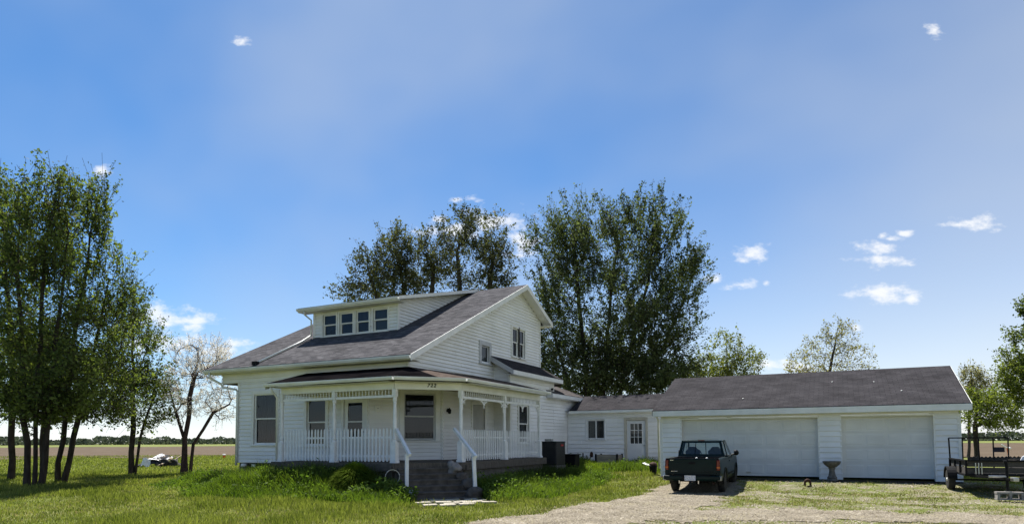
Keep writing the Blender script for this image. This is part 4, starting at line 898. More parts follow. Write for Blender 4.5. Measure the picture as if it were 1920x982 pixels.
tree('grove_tree', 'leftmost small-crowned tree of the grove above the farmhouse roof', 'tree', G2, 21, [[(742, 868), (730, 680), (715, 580), (690, 500)]], [(682, 505, 32, 34), (668, 552, 34, 28), (735, 475, 40, 48), (712, 540, 45, 36)], 49, 300, 12, .18, 'leaf_locust', 'bark2', .2, upb=.6, twig=(.6, 1.4), spread=.1)
tree('grove_tree', 'middle tree of the grove behind the dormer', 'tree', G2, 22, [[(772, 868), (765, 640), (755, 520)], [(775, 868), (800, 640), (815, 500)]], [(772, 490, 52, 48), (745, 535, 55, 40), (815, 480, 45, 52), (810, 530, 55, 30)], 50, 380, 12, .18, 'leaf_locust', 'bark2', .2, upb=.6, twig=(.6, 1.4), spread=.1)
tree('grove_tree', 'right-hand tallest tree of the grove behind the roof ridge', 'tree', G2, 23, [[(872, 868), (868, 620), (858, 470)], [(880, 868), (915, 600), (925, 480)]], [(858, 435, 42, 40), (905, 445, 50, 48), (880, 490, 75, 42), (930, 500, 38, 50), (905, 535, 60, 28)], 49, 440, 12, .18, 'leaf_locust', 'bark2', .22, upb=.6, twig=(.6, 1.4), spread=.1)
tree('maple_tree', 'big spreading maple behind the breezeway', 'tree', None, 31, [[(1108, 868), (1100, 700), (1082, 520), (1080, 400)], [(1122, 868), (1135, 680), (1150, 520), (1165, 420)], [(1135, 868), (1170, 700), (1205, 580), (1230, 450)], [(1100, 868), (1060, 700), (1020, 560)], [(1140, 868), (1190, 760), (1245, 650), (1285, 560)]],
     [(1082, 432, 72, 60), (1205, 435, 82, 60), (1140, 485, 125, 80), (1030, 490, 58, 80), (1255, 490, 66, 62), (1292, 530, 44, 36), (1130, 590, 160, 100), (1240, 600, 85, 70), (1090, 700, 110, 55), (1190, 710, 110, 48), (1262, 690, 55, 45), (1050, 640, 60, 70), (1070, 705, 75, 45), (1160, 715, 95, 42), (1245, 705, 65, 40), (1180, 640, 110, 70)], 40, 2000, 13, .15, 'leaf_maple', 'bark', .165, twig=(.6, 1.5), upb=.95, spread=.08, ntw=3, inner=.45, shell=.4)
tree('yellow_green_tree', 'yellow-green young tree beyond the left end of the garage roof', 'tree', None, 41, [[(1368, 858), (1366, 740), (1362, 640)]], [(1362, 660, 36, 34), (1335, 690, 44, 26), (1395, 685, 38, 26), (1360, 715, 70, 25)], 62, 420, 9, .22, 'leaf_yellow', 'bark2', .2, upb=.3, spread=.2)
tree('pale_tree', 'sparse pale new-leafed tree rising over the middle of the garage roof', 'tree', None, 42, [[(1552, 858), (1553, 720), (1568, 630)], [(1556, 858), (1530, 740), (1512, 690)]], [(1572, 632, 34, 26), (1545, 655, 42, 26), (1598, 665, 38, 24), (1512, 685, 38, 24), (1570, 700, 75, 18)], 62, 420, 5, .18, 'leaf_pale', 'bark2', .19, upb=.5, spread=.17)
tree('green_tree', 'low bright green tree standing behind the trailer gate', 'tree', None, 43, [[(1832, 872), (1828, 800), (1835, 740)]], [(1828, 780, 38, 24), (1868, 778, 42, 26), (1852, 755, 36, 24), (1885, 792, 30, 16)], 47, 360, 9, .16, 'leaf_bright', 'bark', .17, upb=.2, spread=.14)
tree('pale_tree', 'thin pale sapling crown beside the right end of the garage roof', 'tree', None, 44, [[(1815, 866), (1818, 770), (1822, 700)]], [(1822, 712, 20, 24), (1812, 745, 22, 22), (1838, 735, 22, 25)], 58, 240, 6, .18, 'leaf_pale', 'bark2', .12, upb=.5, spread=.16)
tree('right_tree', 'large dark green tree cut off by the right edge', 'tree', None, 45, [[(1972, 880), (1968, 740), (1950, 600)]], [(1962, 590, 42, 48), (1940, 665, 55, 50), (1968, 720, 70, 60), (1912, 712, 34, 30)], 40, 560, 17, .16, 'leaf_right', 'bark', .25, upb=.7)

# far woods on the horizon (one mass)
rg = np.random.default_rng(5); n = 42000; th = rg.uniform(-1.15, 1.15, n); D = 760 + rg.normal(size=n) * 14
hh = 3.6 + 2.6 * vnoise(th * 900, th * 0, 22, 3) + 3.2 * vnoise(th * 900, th * 0, 7, 4) + 3.0 * sst(vnoise(th * 900, th * 0, 60, 8), .5, .9)
C = np.stack([np.sin(th - YAW) * D, np.cos(th - YAW) * D, rg.random(n) ** .8 * hh], -1)
Vl, Fl = leaf_quads(rg, C, 2.6, aspect=.9); M['far'] = leaf_mat('far_woods_leaves', (.045, .06, .045), (.10, .12, .085), .25, (1.1, 1.1, .9), .9, .05, .03)
tag(npmesh('distant_woods', Vl, Fl, 'far'), 'low dark woodland along the horizon', 'woodland', kind='stuff')

# ------------------------------------------------------------------ pickup truck
M['tpaint'] = mat('dark_green_car_paint', (.002, .0105, .0105), (.0035, .0145, .014), 2, .38, 0, 40, .14)
M['tpaint'].node_tree.nodes['Principled BSDF'].inputs['Coat Weight'].default_value = .08
M['bedliner'] = mat('black_bedliner', (.012, .012, .013), (.02, .02, .02), 14, .8, .3, 60)
M['taillight'] = mat('red_tail_lens', (.16, .008, .008), (.11, .006, .006), 20, .2, 0, 40, .6)
M['amber'] = mat('amber_lens', (.5, .10, .01), (.4, .08, .01), 20, .2, 0, 40, .6)
M['rim'] = mat('dull_alloy', (.34, .34, .34), (.22, .22, .22), 10, .4, metallic=.8)
M['chrome'] = mat('chrome', (.6, .6, .6), None, metallic=1, rough=.2)
M['plate'] = mat('licence_plate_print', (.62, .62, .62), (.34, .37, .45), 26, .4, stretch=(1, 1, 1.6), lo=.48, hi=.56)
M['seat'] = mat('grey_seat_cloth', (.10, .10, .11), (.07, .07, .08), 10, .9)
def make_truck(loc, rot):
    t = empty('pickup_truck', (0, 0, 0), 'dark green pickup truck parked in front of the left garage door', 'truck')
    WB, RO, FO, HW = 3.05, 1.12, .85, .83
    def hw(z, y):      # half width by height, narrower at the nose
        s = HW - .045 * ((z - .75) / .4) ** 2 * (1 if z > .75 else .6)
        if y > WB + .3: s -= .10 * ((y - WB - .3) / .55) ** 2
        if y < -1.0: s -= .02
        return s
    def zbot(y):
        z = .36 if y > -.5 else .44
        for c in (0, WB):
            r = .40
            if abs(y - c) < r: z = max(z, .34 + math.sqrt(r * r - (y - c) ** 2) * .98)
        return z
    def ztop(y): return 1.055 if y < .62 else (1.03 if y < WB - .45 else 1.03 - .10 * ((y - WB + .45) / 1.3) ** 1.5)
    ys = sorted(set([-RO, -.95, -.8, -.6, .5, .6, .64, .8, 1.0, 1.3, 1.6, 1.9, 2.2, 2.45, 3.6, 3.75, WB + FO] + [c + .401 * math.sin(a) for c in (0, WB) for a in np.linspace(-math.pi / 2, math.pi / 2, 13)] + [c + s * .402 for c in (0, WB) for s in (-1, 1)]))
    K = 7
    for s in (-1, 1):
        b = MB()
        for y in ys:
            z0, z1 = zbot(y), ztop(y)
            for k in range(K):
                z = z0 + (z1 - z0) * k / (K - 1); b.v.append((s * hw(z, y), y, z))
            b.v.append((s * (hw(z0, y) - .14), y, z0 + .01)); b.v.append((s * (hw(z1, y) - .07), y, z1 + .012))
        for i in range(len(ys) - 1):
            for k in range(K - 1): q = (i * 9 + k, (i + 1) * 9 + k, (i + 1) * 9 + k + 1, i * 9 + k + 1); b.f.append(q if s > 0 else q[::-1])
            q = (i * 9 + 7, (i + 1) * 9 + 7, (i + 1) * 9, i * 9); b.f.append(q if s > 0 else q[::-1])
            q = (i * 9 + 6, (i + 1) * 9 + 6, (i + 1) * 9 + 8, i * 9 + 8); b.f.append(q if s > 0 else q[::-1])
        sd = b.build('side_panel', 'tpaint', t, smooth=True)
        # wheel arch lips
        for c in (0, WB):
            a = MB(); a.tube([(s * (hw(.34 + .42 * math.cos(g), c) + .006), c + .42 * math.sin(g), .34 + .42 * math.cos(g)) for g in np.linspace(-1.75, 1.75, 15)], .018, 6); a.build('arch_lip', 'black', sd, smooth=True)
        MB().box(s * .835 - .004, s * .835 + .004, .75, 2.3, .5, .54).build('rub_strip', 'black', sd)
        if s > 0: MB().box(.775, .80, 2.0, 2.02, .55, 1.0).build('door_seam', 'black', sd)
        MB().box(min(s * .80, s * .835), max(s * .80, s * .835), 1.05, 1.2, .9, .94).build('door_handle', 'black', sd)
        # inner bed wall
        MB().box(min(s * .70, s * .76), max(s * .70, s * .76), -RO + .06, .55, .62, 1.06).build('bed_wall', 'bedliner', t)
    MB().box(-.7, .7, -RO + .05, .55, .58, .64).build('bed_floor', 'bedliner', t)
    MB().box(-.76, .76, .53, .60, .6, 1.06).build('bed_wall', 'bedliner', t)
    MB().box(-.6, .6, -.9, 3.6, .36, .5).build('chassis', 'black', t)
    # tailgate
    tg = MB(); tg.box(-.70, .70, -RO - .01, -RO + .055, .575, 1.06); tg = tg.build('tailgate', 'tpaint', t, bevel=.018)
    MB().box(-.62, .62, -RO - .018, -RO - .008, .66, .95).build('tailgate_panel', 'tpaint', tg, bevel=.008)
    h = MB(); h.box(-.10, .10, -RO - .028, -RO - .017, .90, .965); h.build('tailgate_handle', 'black', tg, bevel=.006)
    for x0, x1, z0, z1, m in ((-.64, -.54, 1.005, 1.03, 'chrome'), (-.62, -.54, .675, .695, 'chrome'), (-.53, -.43, .675, .695, 'metal'), (.3, .6, .675, .695, 'tpaint')):
        n = max(2, int((x1 - x0) / .03)); bm = MB()
        for k in range(n): bm.box(x0 + (x1 - x0) * k / n, x0 + (x1 - x0) * (k + .7) / n, -RO - .026, -RO - .016, z0, z1)
        bm.build('badge', m, tg)
    MB().box(-.78, .78, -RO - .0, -RO + .04, 1.062, 1.075).build('bed_rail_cap', 'black', t)
    for x in (.12, .42): MB().lathe([(.04, 0), (.03, .03), (.0, .045)], (x, -RO + .1, 1.06), 8).build('white_cap', 'trim', t)
    for s in (-1, 1):
        l = MB(); l.box(min(s * .705, s * .80), max(s * .705, s * .80), -RO - .012, -RO + .12, .72, 1.03); lt = l.build('tail_light', 'taillight', t, bevel=.02)
        MB().box(min(s * .71, s * .806), max(s * .71, s * .806), -RO - .018, -RO + .1, .78, .83).build('amber_lens', 'amber', lt)
        MB().box(min(s * .705, s * .80), max(s * .705, s * .80), -RO + .0, -RO + .1, .56, .72).build('corner_panel', 'tpaint', t)
    # rear bumper
    bp = MB(); bp.prism([(-.82, -RO - .13, .41), (-.82, -RO - .17, .47), (-.82, -RO - .17, .56), (-.82, -RO - .02, .575), (-.82, -RO + .02, .42)], (1.64, 0, 0)); bo = bp.build('rear_bumper', 'tpaint', t, bevel=.02)
    MB().box(-.55, .55, -RO - .172, -RO - .04, .562, .58).build('step_pad', 'black', bo)
    for s in (-1, 1): MB().box(min(s * .74, s * .85), max(s * .74, s * .85), -RO - .15, -RO + .12, .42, .55).build('bumper_end', 'rim', bo, bevel=.02)
    MB().box(-.2, .12, -RO - .185, -RO - .172, .42, .575).build('licence_plate', 'plate', bo)
    MB().box(-.28, -.2, -RO - .182, -RO - .16, .43, .57).build('plate_recess', 'black', bo)
    MB().tube([(-.05, -RO - .02, .38), (-.05, -RO - .2, .36)], .03, 8).build('hitch', 'black', bo)
    for x in (-.36, .2): MB().box(x - .015, x + .015, -RO - .16, -RO - .12, .33, .42).build('hook', 'chrome', bo)
    MB().tube([(.55, -.9, .36), (.62, -RO - .02, .34)], .03, 8).build('exhaust', 'rust', t)
    # cab: base ring and roof, extended cab
    zb, zr = 1.03, 1.60
    def ring(z):
        k = (z - zb) / (zr - zb); w = .745 - .14 * k
        return w, .66 + .13 * k, 2.62 - .80 * k          # half width, rear y, front y
    w0, r0_, f0 = ring(zb); w1, r1, f1 = ring(1.555)
    roof = MB(); nx, ny = 9, 7
    for i in range(ny + 1):
        for j in range(nx + 1):
            u, v = j / nx * 2 - 1, i / ny; y = r1 + (f1 - r1) * v; z = 1.555 + .05 * (1 - abs(u) ** 3.2) * (1 - abs(2 * v - 1) ** 4); roof.v.append((u * w1, y, z))
    for i in range(ny):
        for j in range(nx): a = i * (nx + 1) + j; roof.f.append((a, a + 1, a + nx + 2, a + nx + 1))
    ro = roof.build('cab_roof', 'tpaint', t, smooth=True)
    MB().box(-.6, .6, r1 + .02, f1 - .02, 1.535, 1.55).build('headliner', 'seat', ro)
    MB().box(-.1, .1, r1 - .01, r1 + .05, 1.568, 1.592).build('brake_light', 'taillight', ro)
    def pillar(p, q, w, nm='pillar', m='tpaint'): MB().tube([p, q], w, 4).build(nm, m, t)
    for s in (-1, 1):
        pillar((s * (w0 - .03), r0_, zb - .05), (s * (w1 - .03), r1 + .02, 1.56), .055); pillar((s * (w0 - .02), f0, zb - .03), (s * (w1 - .03), f1 - .02, 1.56), .035)
        k = .42; pillar((s * w0, 1.35, zb - .03), (s * (w1 - .01), 1.35, 1.56), .03); MB().tube([(s * (w1 - .005), r1, 1.55), (s * (w1 - .005), f1, 1.55)], .025, 6).build('roof_rail', 'tpaint', t)
        for ya, yb, yc, yd in ((r0_ + .05, 1.32, 1.32, r1 + .06), (1.38, f0 - .04, f1 - .05, 1.38)):
            g = MB(); g.quad((s * (w0 + .0), ya, zb), (s * (w0 + .0), yb, zb), (s * (w1 + .005), yc, 1.54), (s * (w1 + .005), yd, 1.54)); g.build('side_window', 'glass_car', t)
    # rear wall and rear window
    rw = MB(); rw.hexa([(-w0, r0_ - .02, zb - .05), (w0, r0_ - .02, zb - .05), (w0, r0_ + .03, zb - .05), (-w0, r0_ + .03, zb - .05), (-w0 + .02, r0_ + .005, zb + .11), (w0 - .02, r0_ + .005, zb + .11), (w0 - .02, r0_ + .05, zb + .11), (-w0 + .02, r0_ + .05, zb + .11)])
    rw.hexa([(-w1 - .01, r1 - .02, 1.50), (w1 + .01, r1 - .02, 1.50), (w1 + .01, r1 + .03, 1.50), (-w1 - .01, r1 + .03, 1.50), (-w1, r1 - .005, 1.565), (w1, r1 - .005, 1.565), (w1, r1 + .04, 1.565), (-w1, r1 + .04, 1.565)])
    rw.build('cab_back', 'tpaint', t)
    def rp(x, z): k = (z - zb) / (1.555 - zb); return (x * (w0 + (w1 - w0) * k), r0_ + (r1 - r0_) * k + .0, z)
    g = MB(); g.quad(rp(-.93, zb + .1), rp(.93, zb + .1), rp(.93, 1.51), rp(-.93, 1.51)); rwn = g.build('rear_window', 'glass_car', t)
    for x in (-.27, .22): MB().tube([rp(x, zb + .1), rp(x, 1.51)], .014, 4).build('slider_frame', 'black', rwn)
    g = MB(); g.quad((-w0 + .03, f0 - .02, zb), (w0 - .03, f0 - .02, zb), (w1 - .03, f1, 1.54), (-w1 + .03, f1, 1.54)); g.build('windshield', 'glass_car', t)
    MB().tube([(-w0, f0, zb - .01), (w0, f0, zb - .01)], .03, 6).build('cowl', 'tpaint', t)
    # hood, nose
    hd = MB(); nx, ny = 8, 6
    for i in range(ny + 1):
        for j in range(nx + 1):
            u, v = j / nx * 2 - 1, i / ny; y = f0 - .03 + (WB + FO - f0 + .02) * v; hd.v.append((u * (hw(1, y) - .05), y, ztop(min(y, WB + FO)) + .012 + .03 * (1 - u * u)))
    for i in range(ny):
        for j in range(nx): a = i * (nx + 1) + j; hd.f.append((a, a + 1, a + nx + 2, a + nx + 1))
    hd.build('hood', 'tpaint', t, smooth=True)
    MB().box(-.72, .72, WB + FO - .06, WB + FO + .02, .42, .92).build('grille', 'black', t); MB().box(-.78, .78, WB + FO, WB + FO + .14, .36, .55).build('front_bumper', 'tpaint', t, bevel=.02)
    # cabin
    for s in (-1, 1):
        b = MB(); b.prism([(s * .37 - .24, 1.35, .95), (s * .37 + .24, 1.35, .95), (s * .37 + .24, 1.29, 1.22), (s * .37 + .17, 1.28, 1.27), (s * .37 + .1, 1.27, 1.36), (s * .37 - .1, 1.27, 1.36), (s * .37 - .17, 1.28, 1.27), (s * .37 - .24, 1.29, 1.22)], (0, .12, 0)); b.build('seat_back', 'seat', t, bevel=.03)
    MB().box(-.7, .7, 2.2, 2.55, .85, 1.06).build('dashboard', 'seat', t, bevel=.03)
    sw = MB(); sw.tube([(-.37 + .18 * math.cos(a), 2.0 - .06 * math.sin(a), 1.1 + .17 * math.sin(a)) for a in np.linspace(0, 2 * math.pi, 17)], .014, 6); sw.build('steering_wheel', 'black', t)
    MB().box(-.72, .72, .7, 2.4, .5, .56).build('cab_floor', 'black', t)
    for s in (-1, 1):
        mi = MB(); mi.lathe([(.02, -.07), (.09, -.06), (.1, 0), (.085, .05), (.03, .09)], (s * .93, 2.2, 1.14), 10, 'X')
        mo = mi.build('side_mirror', 'black', t, smooth=True); MB().tube([(s * .76, 2.2, 1.06), (s * .9, 2.2, 1.1)], .03, 6).build('mirror_arm', 'black', mo)
    # wheels
    for s in (-1, 1):
        for y in (0, WB):
            cx = s * .715; ty = MB().lathe([(.2, -.10), (.29, -.105), (.335, -.085), (.345, -.04), (.345, .04), (.335, .085), (.29, .105), (.2, .10)], (cx, y, .345), 28, 'X'); tt = ty.build('wheel', 'rubber', t, smooth=True)
            rm = MB(); rm.lathe([(.205, s * .06), (.2, s * .10), (.17, s * .085), (.15, s * .05), (.07, s * .06), (.05, s * .085), (.0, s * .085)], (cx, y, .345), 20, 'X'); rm.build('rim', 'rim', tt, smooth=True)
    MB().tube([(-.6, 0, .345), (.6, 0, .345)], .05, 8).build('rear_axle', 'black', t); MB().lathe([(.05, -.12), (.13, -.05), (.13, .05), (.05, .12)], (0, 0, .345), 12, 'X').build('differential', 'black', t)
    t.location = loc; t.rotation_euler = (0, 0, rot); return t
tr = make_truck((-4.03, 21.05, .015), R(2.0))
tr.rotation_euler = (R(.9), 0, R(2.0))

# ------------------------------------------------------------------ utility trailer
tl = empty('utility_trailer', (0, 0, 0), 'black utility trailer with raised ramp gate parked at the right end of the garage', 'trailer')
def bar(name, p, q, w, m='black', parent=None): return MB().tube([p, q], w, 4).build(name, m, parent or tl)
TX0, TX1, TY0, TY1 = 0, 1.55, 0, 2.5     # local: y0 front
zb = .52
for x in (TX0, TX1):
    bar('frame_rail', (x, TY0, zb), (x, TY1, zb), .04); bar('top_rail', (x, TY0, .92), (x, TY1, .92), .03)
    for y in (TY0, .85, 1.65, TY1): bar('stake', (x, y, zb), (x, y, .93), .03)
for y in (TY0, TY1): bar('frame_rail', (TX0, y, zb), (TX1, y, zb), .04)
bar('top_rail', (TX0, TY0, .92), (TX1, TY0, .92), .03)
for k in range(8): MB().box(TX0 + .02 + k * .19, TX0 + .2 + k * .19, TY0 + .04, TY1 - .02, zb + .02, zb + .055).build('deck_plank', 'wood', tl)
for k, z in enumerate((.58, .75)): MB().box(TX0 + .05, TX1 - .05, TY0 + .03, TY0 + .06, z, z + .15).build('front_board', 'wood', tl)
for k, z in enumerate((.58, .75)):
    for x in (TX0 + .03, TX1 - .06): MB().box(x, x + .03, TY0 + .07, TY1 - .05, z, z + .15).build('side_board', 'wood', tl)
# gate
gz0, gz1 = .56, 1.56
gt = MB().tube([(TX0 + .03, TY1 + .04, gz0), (TX0 - .01, TY1 - .06, gz1)], .028, 4).build('ramp_gate', 'black', tl)
for k in range(1, 5): x = TX0 + .03 + (TX1 - .06) * (k / 4 if k != 1 else .22); bar('gate_upright', (x, TY1 + .04, gz0), (x - .01, TY1 - .06, gz1), .024, 'black', gt)
bar('gate_crossbar', (TX0 - .01, TY1 - .06, gz1), (TX1 - .03, TY1 - .06, gz1), .026, 'black', gt); bar('gate_crossbar', (TX0 + .03, TY1 + .04, gz0 + .05), (TX1 - .03, TY1 + .04, gz0 + .05), .02, 'black', gt)
MB().box(TX0 + 1.12, TX0 + 1.42, TY1 - .04, TY1 - .025, 1.12, 1.27).build('gate_mesh_patch', 'darkfab', gt)
# wheels with fenders
for s, x in ((-1, TX0 - .17), (1, TX1 + .17)):
    y = 1.35
    ty = MB().lathe([(.19, -.085), (.27, -.09), (.315, -.07), (.32, 0), (.315, .07), (.27, .09), (.19, .085)], (x, y, .32), 26, 'X').build('wheel', 'rubber', tl, smooth=True)
    MB().lathe([(.195, s * .05), (.19, s * .085), (.14, s * .06), (.06, s * .07), (.05, s * .1), (0.0, s * .1)], (x, y, .32), 18, 'X').build('rim', 'trim', ty, smooth=True)
    f = MB(); A = np.linspace(R(5), R(175), 13)
    for a, b in zip(A[:-1], A[1:]):
        r0_, r1_ = .37, .385; p = lambda g, r: (y + r * math.cos(g), .33 + r * math.sin(g))
        (ya, za), (yb, zb2), (yc, zc), (yd, zd) = p(a, r0_), p(b, r0_), p(b, r1_), p(a, r1_)
        f.hexa([(x - .12, ya, za), (x + .12, ya, za), (x + .12, yb, zb2), (x - .12, yb, zb2), (x - .12, yd, zd), (x + .12, yd, zd), (x + .12, yc, zc), (x - .12, yc, zc)])
    f.build('fender', 'black', tl)
bar('axle', (TX0 - .15, 1.35, .32), (TX1 + .15, 1.35, .32), .035)
# tongue and jack
cx = TX1 / 2
bar('tongue', (TX0 + .1, TY0, zb - .02), (cx, TY0 - 1.35, zb - .04), .04); bar('tongue', (TX1 - .1, TY0, zb - .02), (cx, TY0 - 1.35, zb - .04), .04)
MB().box(cx - .06, cx + .06, TY0 - 1.62, TY0 - 1.3, zb - .08, zb + .02).build('coupler', 'metal', tl, bevel=.015)
j = MB().tube([(cx - .08, TY0 - 1.1, .16), (cx - .08, TY0 - 1.1, .92)], .035, 10).build('tongue_jack', 'black', tl); MB().tube([(cx - .08, TY0 - 1.1, .93), (cx - .14, TY0 - 1.1, .93)], .05, 8).build('jack_top', 'black', j); MB().tube([(cx - .10, TY0 - 1.1, zb + .02), (cx - .48, TY0 - 1.12, zb + .02)], .032, 8).build('jack_handle', 'metal', j); MB().box(cx - .15, cx - .01, TY0 - 1.17, TY0 - 1.03, .14, .165).build('jack_foot', 'metal', j)
for k in range(3): MB().tube([(TX0 + .22 + .07 * k, TY0 - .03, .55), (TX0 + .22 + .07 * k, TY0 - .03, .86)], .014, 6).build('hook_rod', 'metal', tl)
tl.location = (3.13, 22.05, .09); tl.rotation_euler = (0, 0, R(1.5))
# block under the jack
cb = MB(); cb.box(-.3, .3, -.1, .1, .13, .18); cb.box(-.3, .3, -.1, .1, -.03, .01)
for x in (-.29, -.03, .23): cb.box(x, x + .06, -.1, .1, .01, .13)
o = cb.build('cinder_block', 'stone', None); o.location = (3.88, 20.95, .06); o.rotation_euler = (0, 0, R(8)); tag(o, 'grey hollow concrete block under the trailer jack', 'block')
o = MB().prism([(0, 0, 0), (.9, .06, .42), (.9, .08, .60), (.06, .01, .14)], (0, .05, 0)).build('plastic_sheet', 'tarp', None, bevel=.01); o.location = (4.42, 22.4, .98); tag(o, 'white plastic sheet lying slanted across the trailer rail', 'sheet')
mk = MB().prism([(.3, -.004, .2), (.42, .004, .26), (.36, .004, .3)], (0, .003, 0)).build('blue_mark', mat('blue_print', (.05, .2, .6), (.04, .15, .5), 9, .5), o)

# ------------------------------------------------------------------ small things
def G(x, y): return float(gz(np.array([x]), np.array([y]))[0])
def lumpy(name, m, loc, r, seed, sub=3, amp=.28, sc=(1, 1, 1)):
    import bmesh
    bm = bmesh.new(); bmesh.ops.create_icosphere(bm, subdivisions=sub, radius=1); rg = random.Random(seed); ph = [rg.uniform(0, 6) for _ in range(9)]
    for v in bm.verts:
        c = v.co; k = 1 + amp * (.5 * math.sin(2.3 * c.x + ph[0]) * math.sin(2.1 * c.y + ph[1]) + .4 * math.sin(3.7 * c.z + ph[2] + 2 * c.x) + .25 * math.sin(7 * c.x + ph[3]) * math.sin(6 * c.z + ph[4]) + .2 * math.sin(9 * c.y + ph[5])); v.co = Vector((c.x * sc[0], c.y * sc[1], c.z * sc[2])) * (k * r)
    me = bpy.data.meshes.new(name); bm.to_mesh(me); bm.free(); me.materials.append(M[m]); me.polygons.foreach_set('use_smooth', [True] * len(me.polygons))
    o = bpy.data.objects.new(name, me); o.location = loc; COL.objects.link(o); return o
pl, Ln = BPL[2]
GR = 'rocks stacked beside the porch steps'
for k, (a, b, z, r, m, lab, sc) in enumerate(((1.72, .52, .80, .19, 'stone', 'pale knobbly rock on the top of the porch steps', (1, .9, 1.05)), (1.86, .9, .56, .15, 'stone_d', 'dark rock below the pale knobbly rock on the steps', (1, 1, .9)), (1.98, 1.30, .36, .21, 'stone_d', 'large rounded brown rock on the lower steps', (1.1, .9, .95)), (2.02, 1.72, .13, .22, 'stone_d', 'dark low rock at the foot of the steps', (1.15, 1, .8)))):
    o = lumpy('rock', m, pl(a, b, z), r, 30 + k, amp=.5 if k == 0 else .22, sc=sc); tag(o, lab, 'rock', GR)
# path of pavers in front of the steps
pv = empty('paver_path', tuple(pl(.9, 3.2, 0)), 'small patio of weathered pale pavers before the porch steps', 'paving')
import itertools
for r in range(5):
    for c in range(4):
        if (r, c) in ((0, 0), (4, 3), (3, 0)) : continue
        a = .35 + c * .47 + rnd.uniform(-.04, .04) + (.2 if r % 2 else 0); b = 2.25 + r * .36 + rnd.uniform(-.02, .02); p = pl(a, b, 0); z = G(p.x, p.y)
        q = MB(); w, d_ = .20 + rnd.uniform(-.02, .02), .15; pp = [(-w, -d_), (-w * .6, -d_ - .02), (w * .7, -d_), (w, -d_ * .7), (w * .97, d_), (-w * .9, d_ * .95)]
        q.prism([(x, y, 0) for x, y in pp], (0, 0, .05)); me = q.data('paver', 'paver'); o = bpy.data.objects.new('paver', me); o.location = (p.x, p.y, z + rnd.uniform(0, .015)); o.rotation_euler = (rnd.uniform(-.03, .03), rnd.uniform(-.03, .03), math.atan2(pl.u.y, pl.u.x) + rnd.uniform(-.07, .07)); put(o, pv)
# air conditioner
ac = empty('air_conditioner', (-10.72, 24.9, .5), 'black air conditioner unit against the white wall beside the porch', 'air conditioner')
X0, X1, Y0, Y1, Z0, Z1 = -11.28, -10.32, 24.5, 25.5, .62, 1.6
b = MB(); b.box(X0 + .02, X1 - .02, Y0 + .02, Y1 - .02, Z0, Z1 - .04); bo = b.build('cabinet', 'ac', ac, bevel=.03)
MB().box(X0, X1, Y0, Y1, Z1 - .05, Z1).build('top_cover', 'ac', ac, bevel=.03)
for k in range(14):
    z = Z0 + .06 + k * .063; MB().box(X0 + .06, X1 - .06, Y0 + .005, Y0 + .022, z, z + .03).build('louvre', 'ac', bo); MB().box(X1 - .022, X1 - .005, Y0 + .06, Y1 - .06, z, z + .03).build('louvre', 'ac', bo)
MB().box(X1 - .004, X1 + .004, Y0 + .45, Y0 + .72, Z1 - .2, Z1 - .13).build('badge', 'red', ac); MB().box(X0 - .0, X1 + .0, Y0, Y1, .3, .62).build('base_pad', 'concrete', ac)
MB().box(X0 + .3, X0 + .6, Y0 + .3, Y0 + .5, Z1 + .001, Z1 + .1).build('top_box', 'metal', ac)
o = empty('storage_bin', (-10.3, 26.3, .4), 'small black box next to the air conditioner', 'box'); MB().box(-10.6, -10.1, 26.0, 26.55, .35, 1.0).build('bin_body', 'black', o, bevel=.03); MB().box(-10.63, -10.07, 25.97, 26.58, 1.0, 1.05).build('lid', 'black', o, bevel=.01)
# planter box by the breezeway door
pb = empty('planter_box', (-9.5, 28.3, .35), 'weathered raised planter box with black posts left of the breezeway door', 'planter')
for x in (-9.95, -8.95):
    for y in (28.2, 28.95): MB().box(x - .035, x + .035, y - .035, y + .035, .2, 1.02).build('corner_post', 'black', pb)
for y in (28.2, 28.95):
    for k in range(3): MB().box(-9.91, -8.99, y - .012, y + .012, .42 + k * .19, .6 + k * .19).build('side_plank', 'plankgrey', pb)
for x in (-9.95, -8.95):
    for k in range(3): MB().box(x - .012, x + .012, 28.24, 28.91, .42 + k * .19, .6 + k * .19).build('side_plank', 'plankgrey', pb)
MB().box(-9.9, -9.0, 28.22, 28.93, .5, .9).build('soil', 'stone_d', pb)
# thin black plant stakes
o = empty('plant_stake', (-10.62, 28.7, .3), 'thin black forked plant stakes against the breezeway wall', 'plant stake')
MB().tube([(-10.7, 28.5, .25), (-10.68, 28.5, 1.05)], .03, 5).build('stake', 'black', o); MB().tube([(-10.45, 28.55, .3), (-10.4, 28.55, .75), (-10.25, 28.55, .98)], .022, 5).build('stake', 'black', o); MB().tube([(-10.42, 28.55, .7), (-10.55, 28.55, .95)], .018, 5).build('stake', 'black', o)
MB().lathe([(.05, 0), (.09, .08), (.07, .2), (.02, .26)], (-10.28, 28.55, .86), 7).build('dry_head', 'rust', o)
# white board lying in the weeds
o = MB().box(-.28, .28, -.07, .07, 0, .03).build('white_board', 'tarp', None, bevel=.004); o.location = (-7.3, 27.2, .58); o.rotation_euler = (R(10), R(14), R(-35)); tag(o, 'white board lying in the tall weeds left of the truck', 'board')
# pot at the downspout
o = empty('flower_pot', (-6.62, 26.2, .2), 'dark red and black flower pot at the garage downspout', 'pot'); MB().lathe([(.1, 0), (.13, .1), (.16, .3), (.17, .32), (.17, .36), (.15, .36), (.14, .3), (.1, .06)], (-6.72, 25.9, .25), 14).build('pot_body', 'black', o, smooth=True); MB().lathe([(.15, 0), (.16, .1), (.1, .16), (.02, .18)], (-6.72, 25.9, .58), 10).build('pot_contents', 'rust', o)
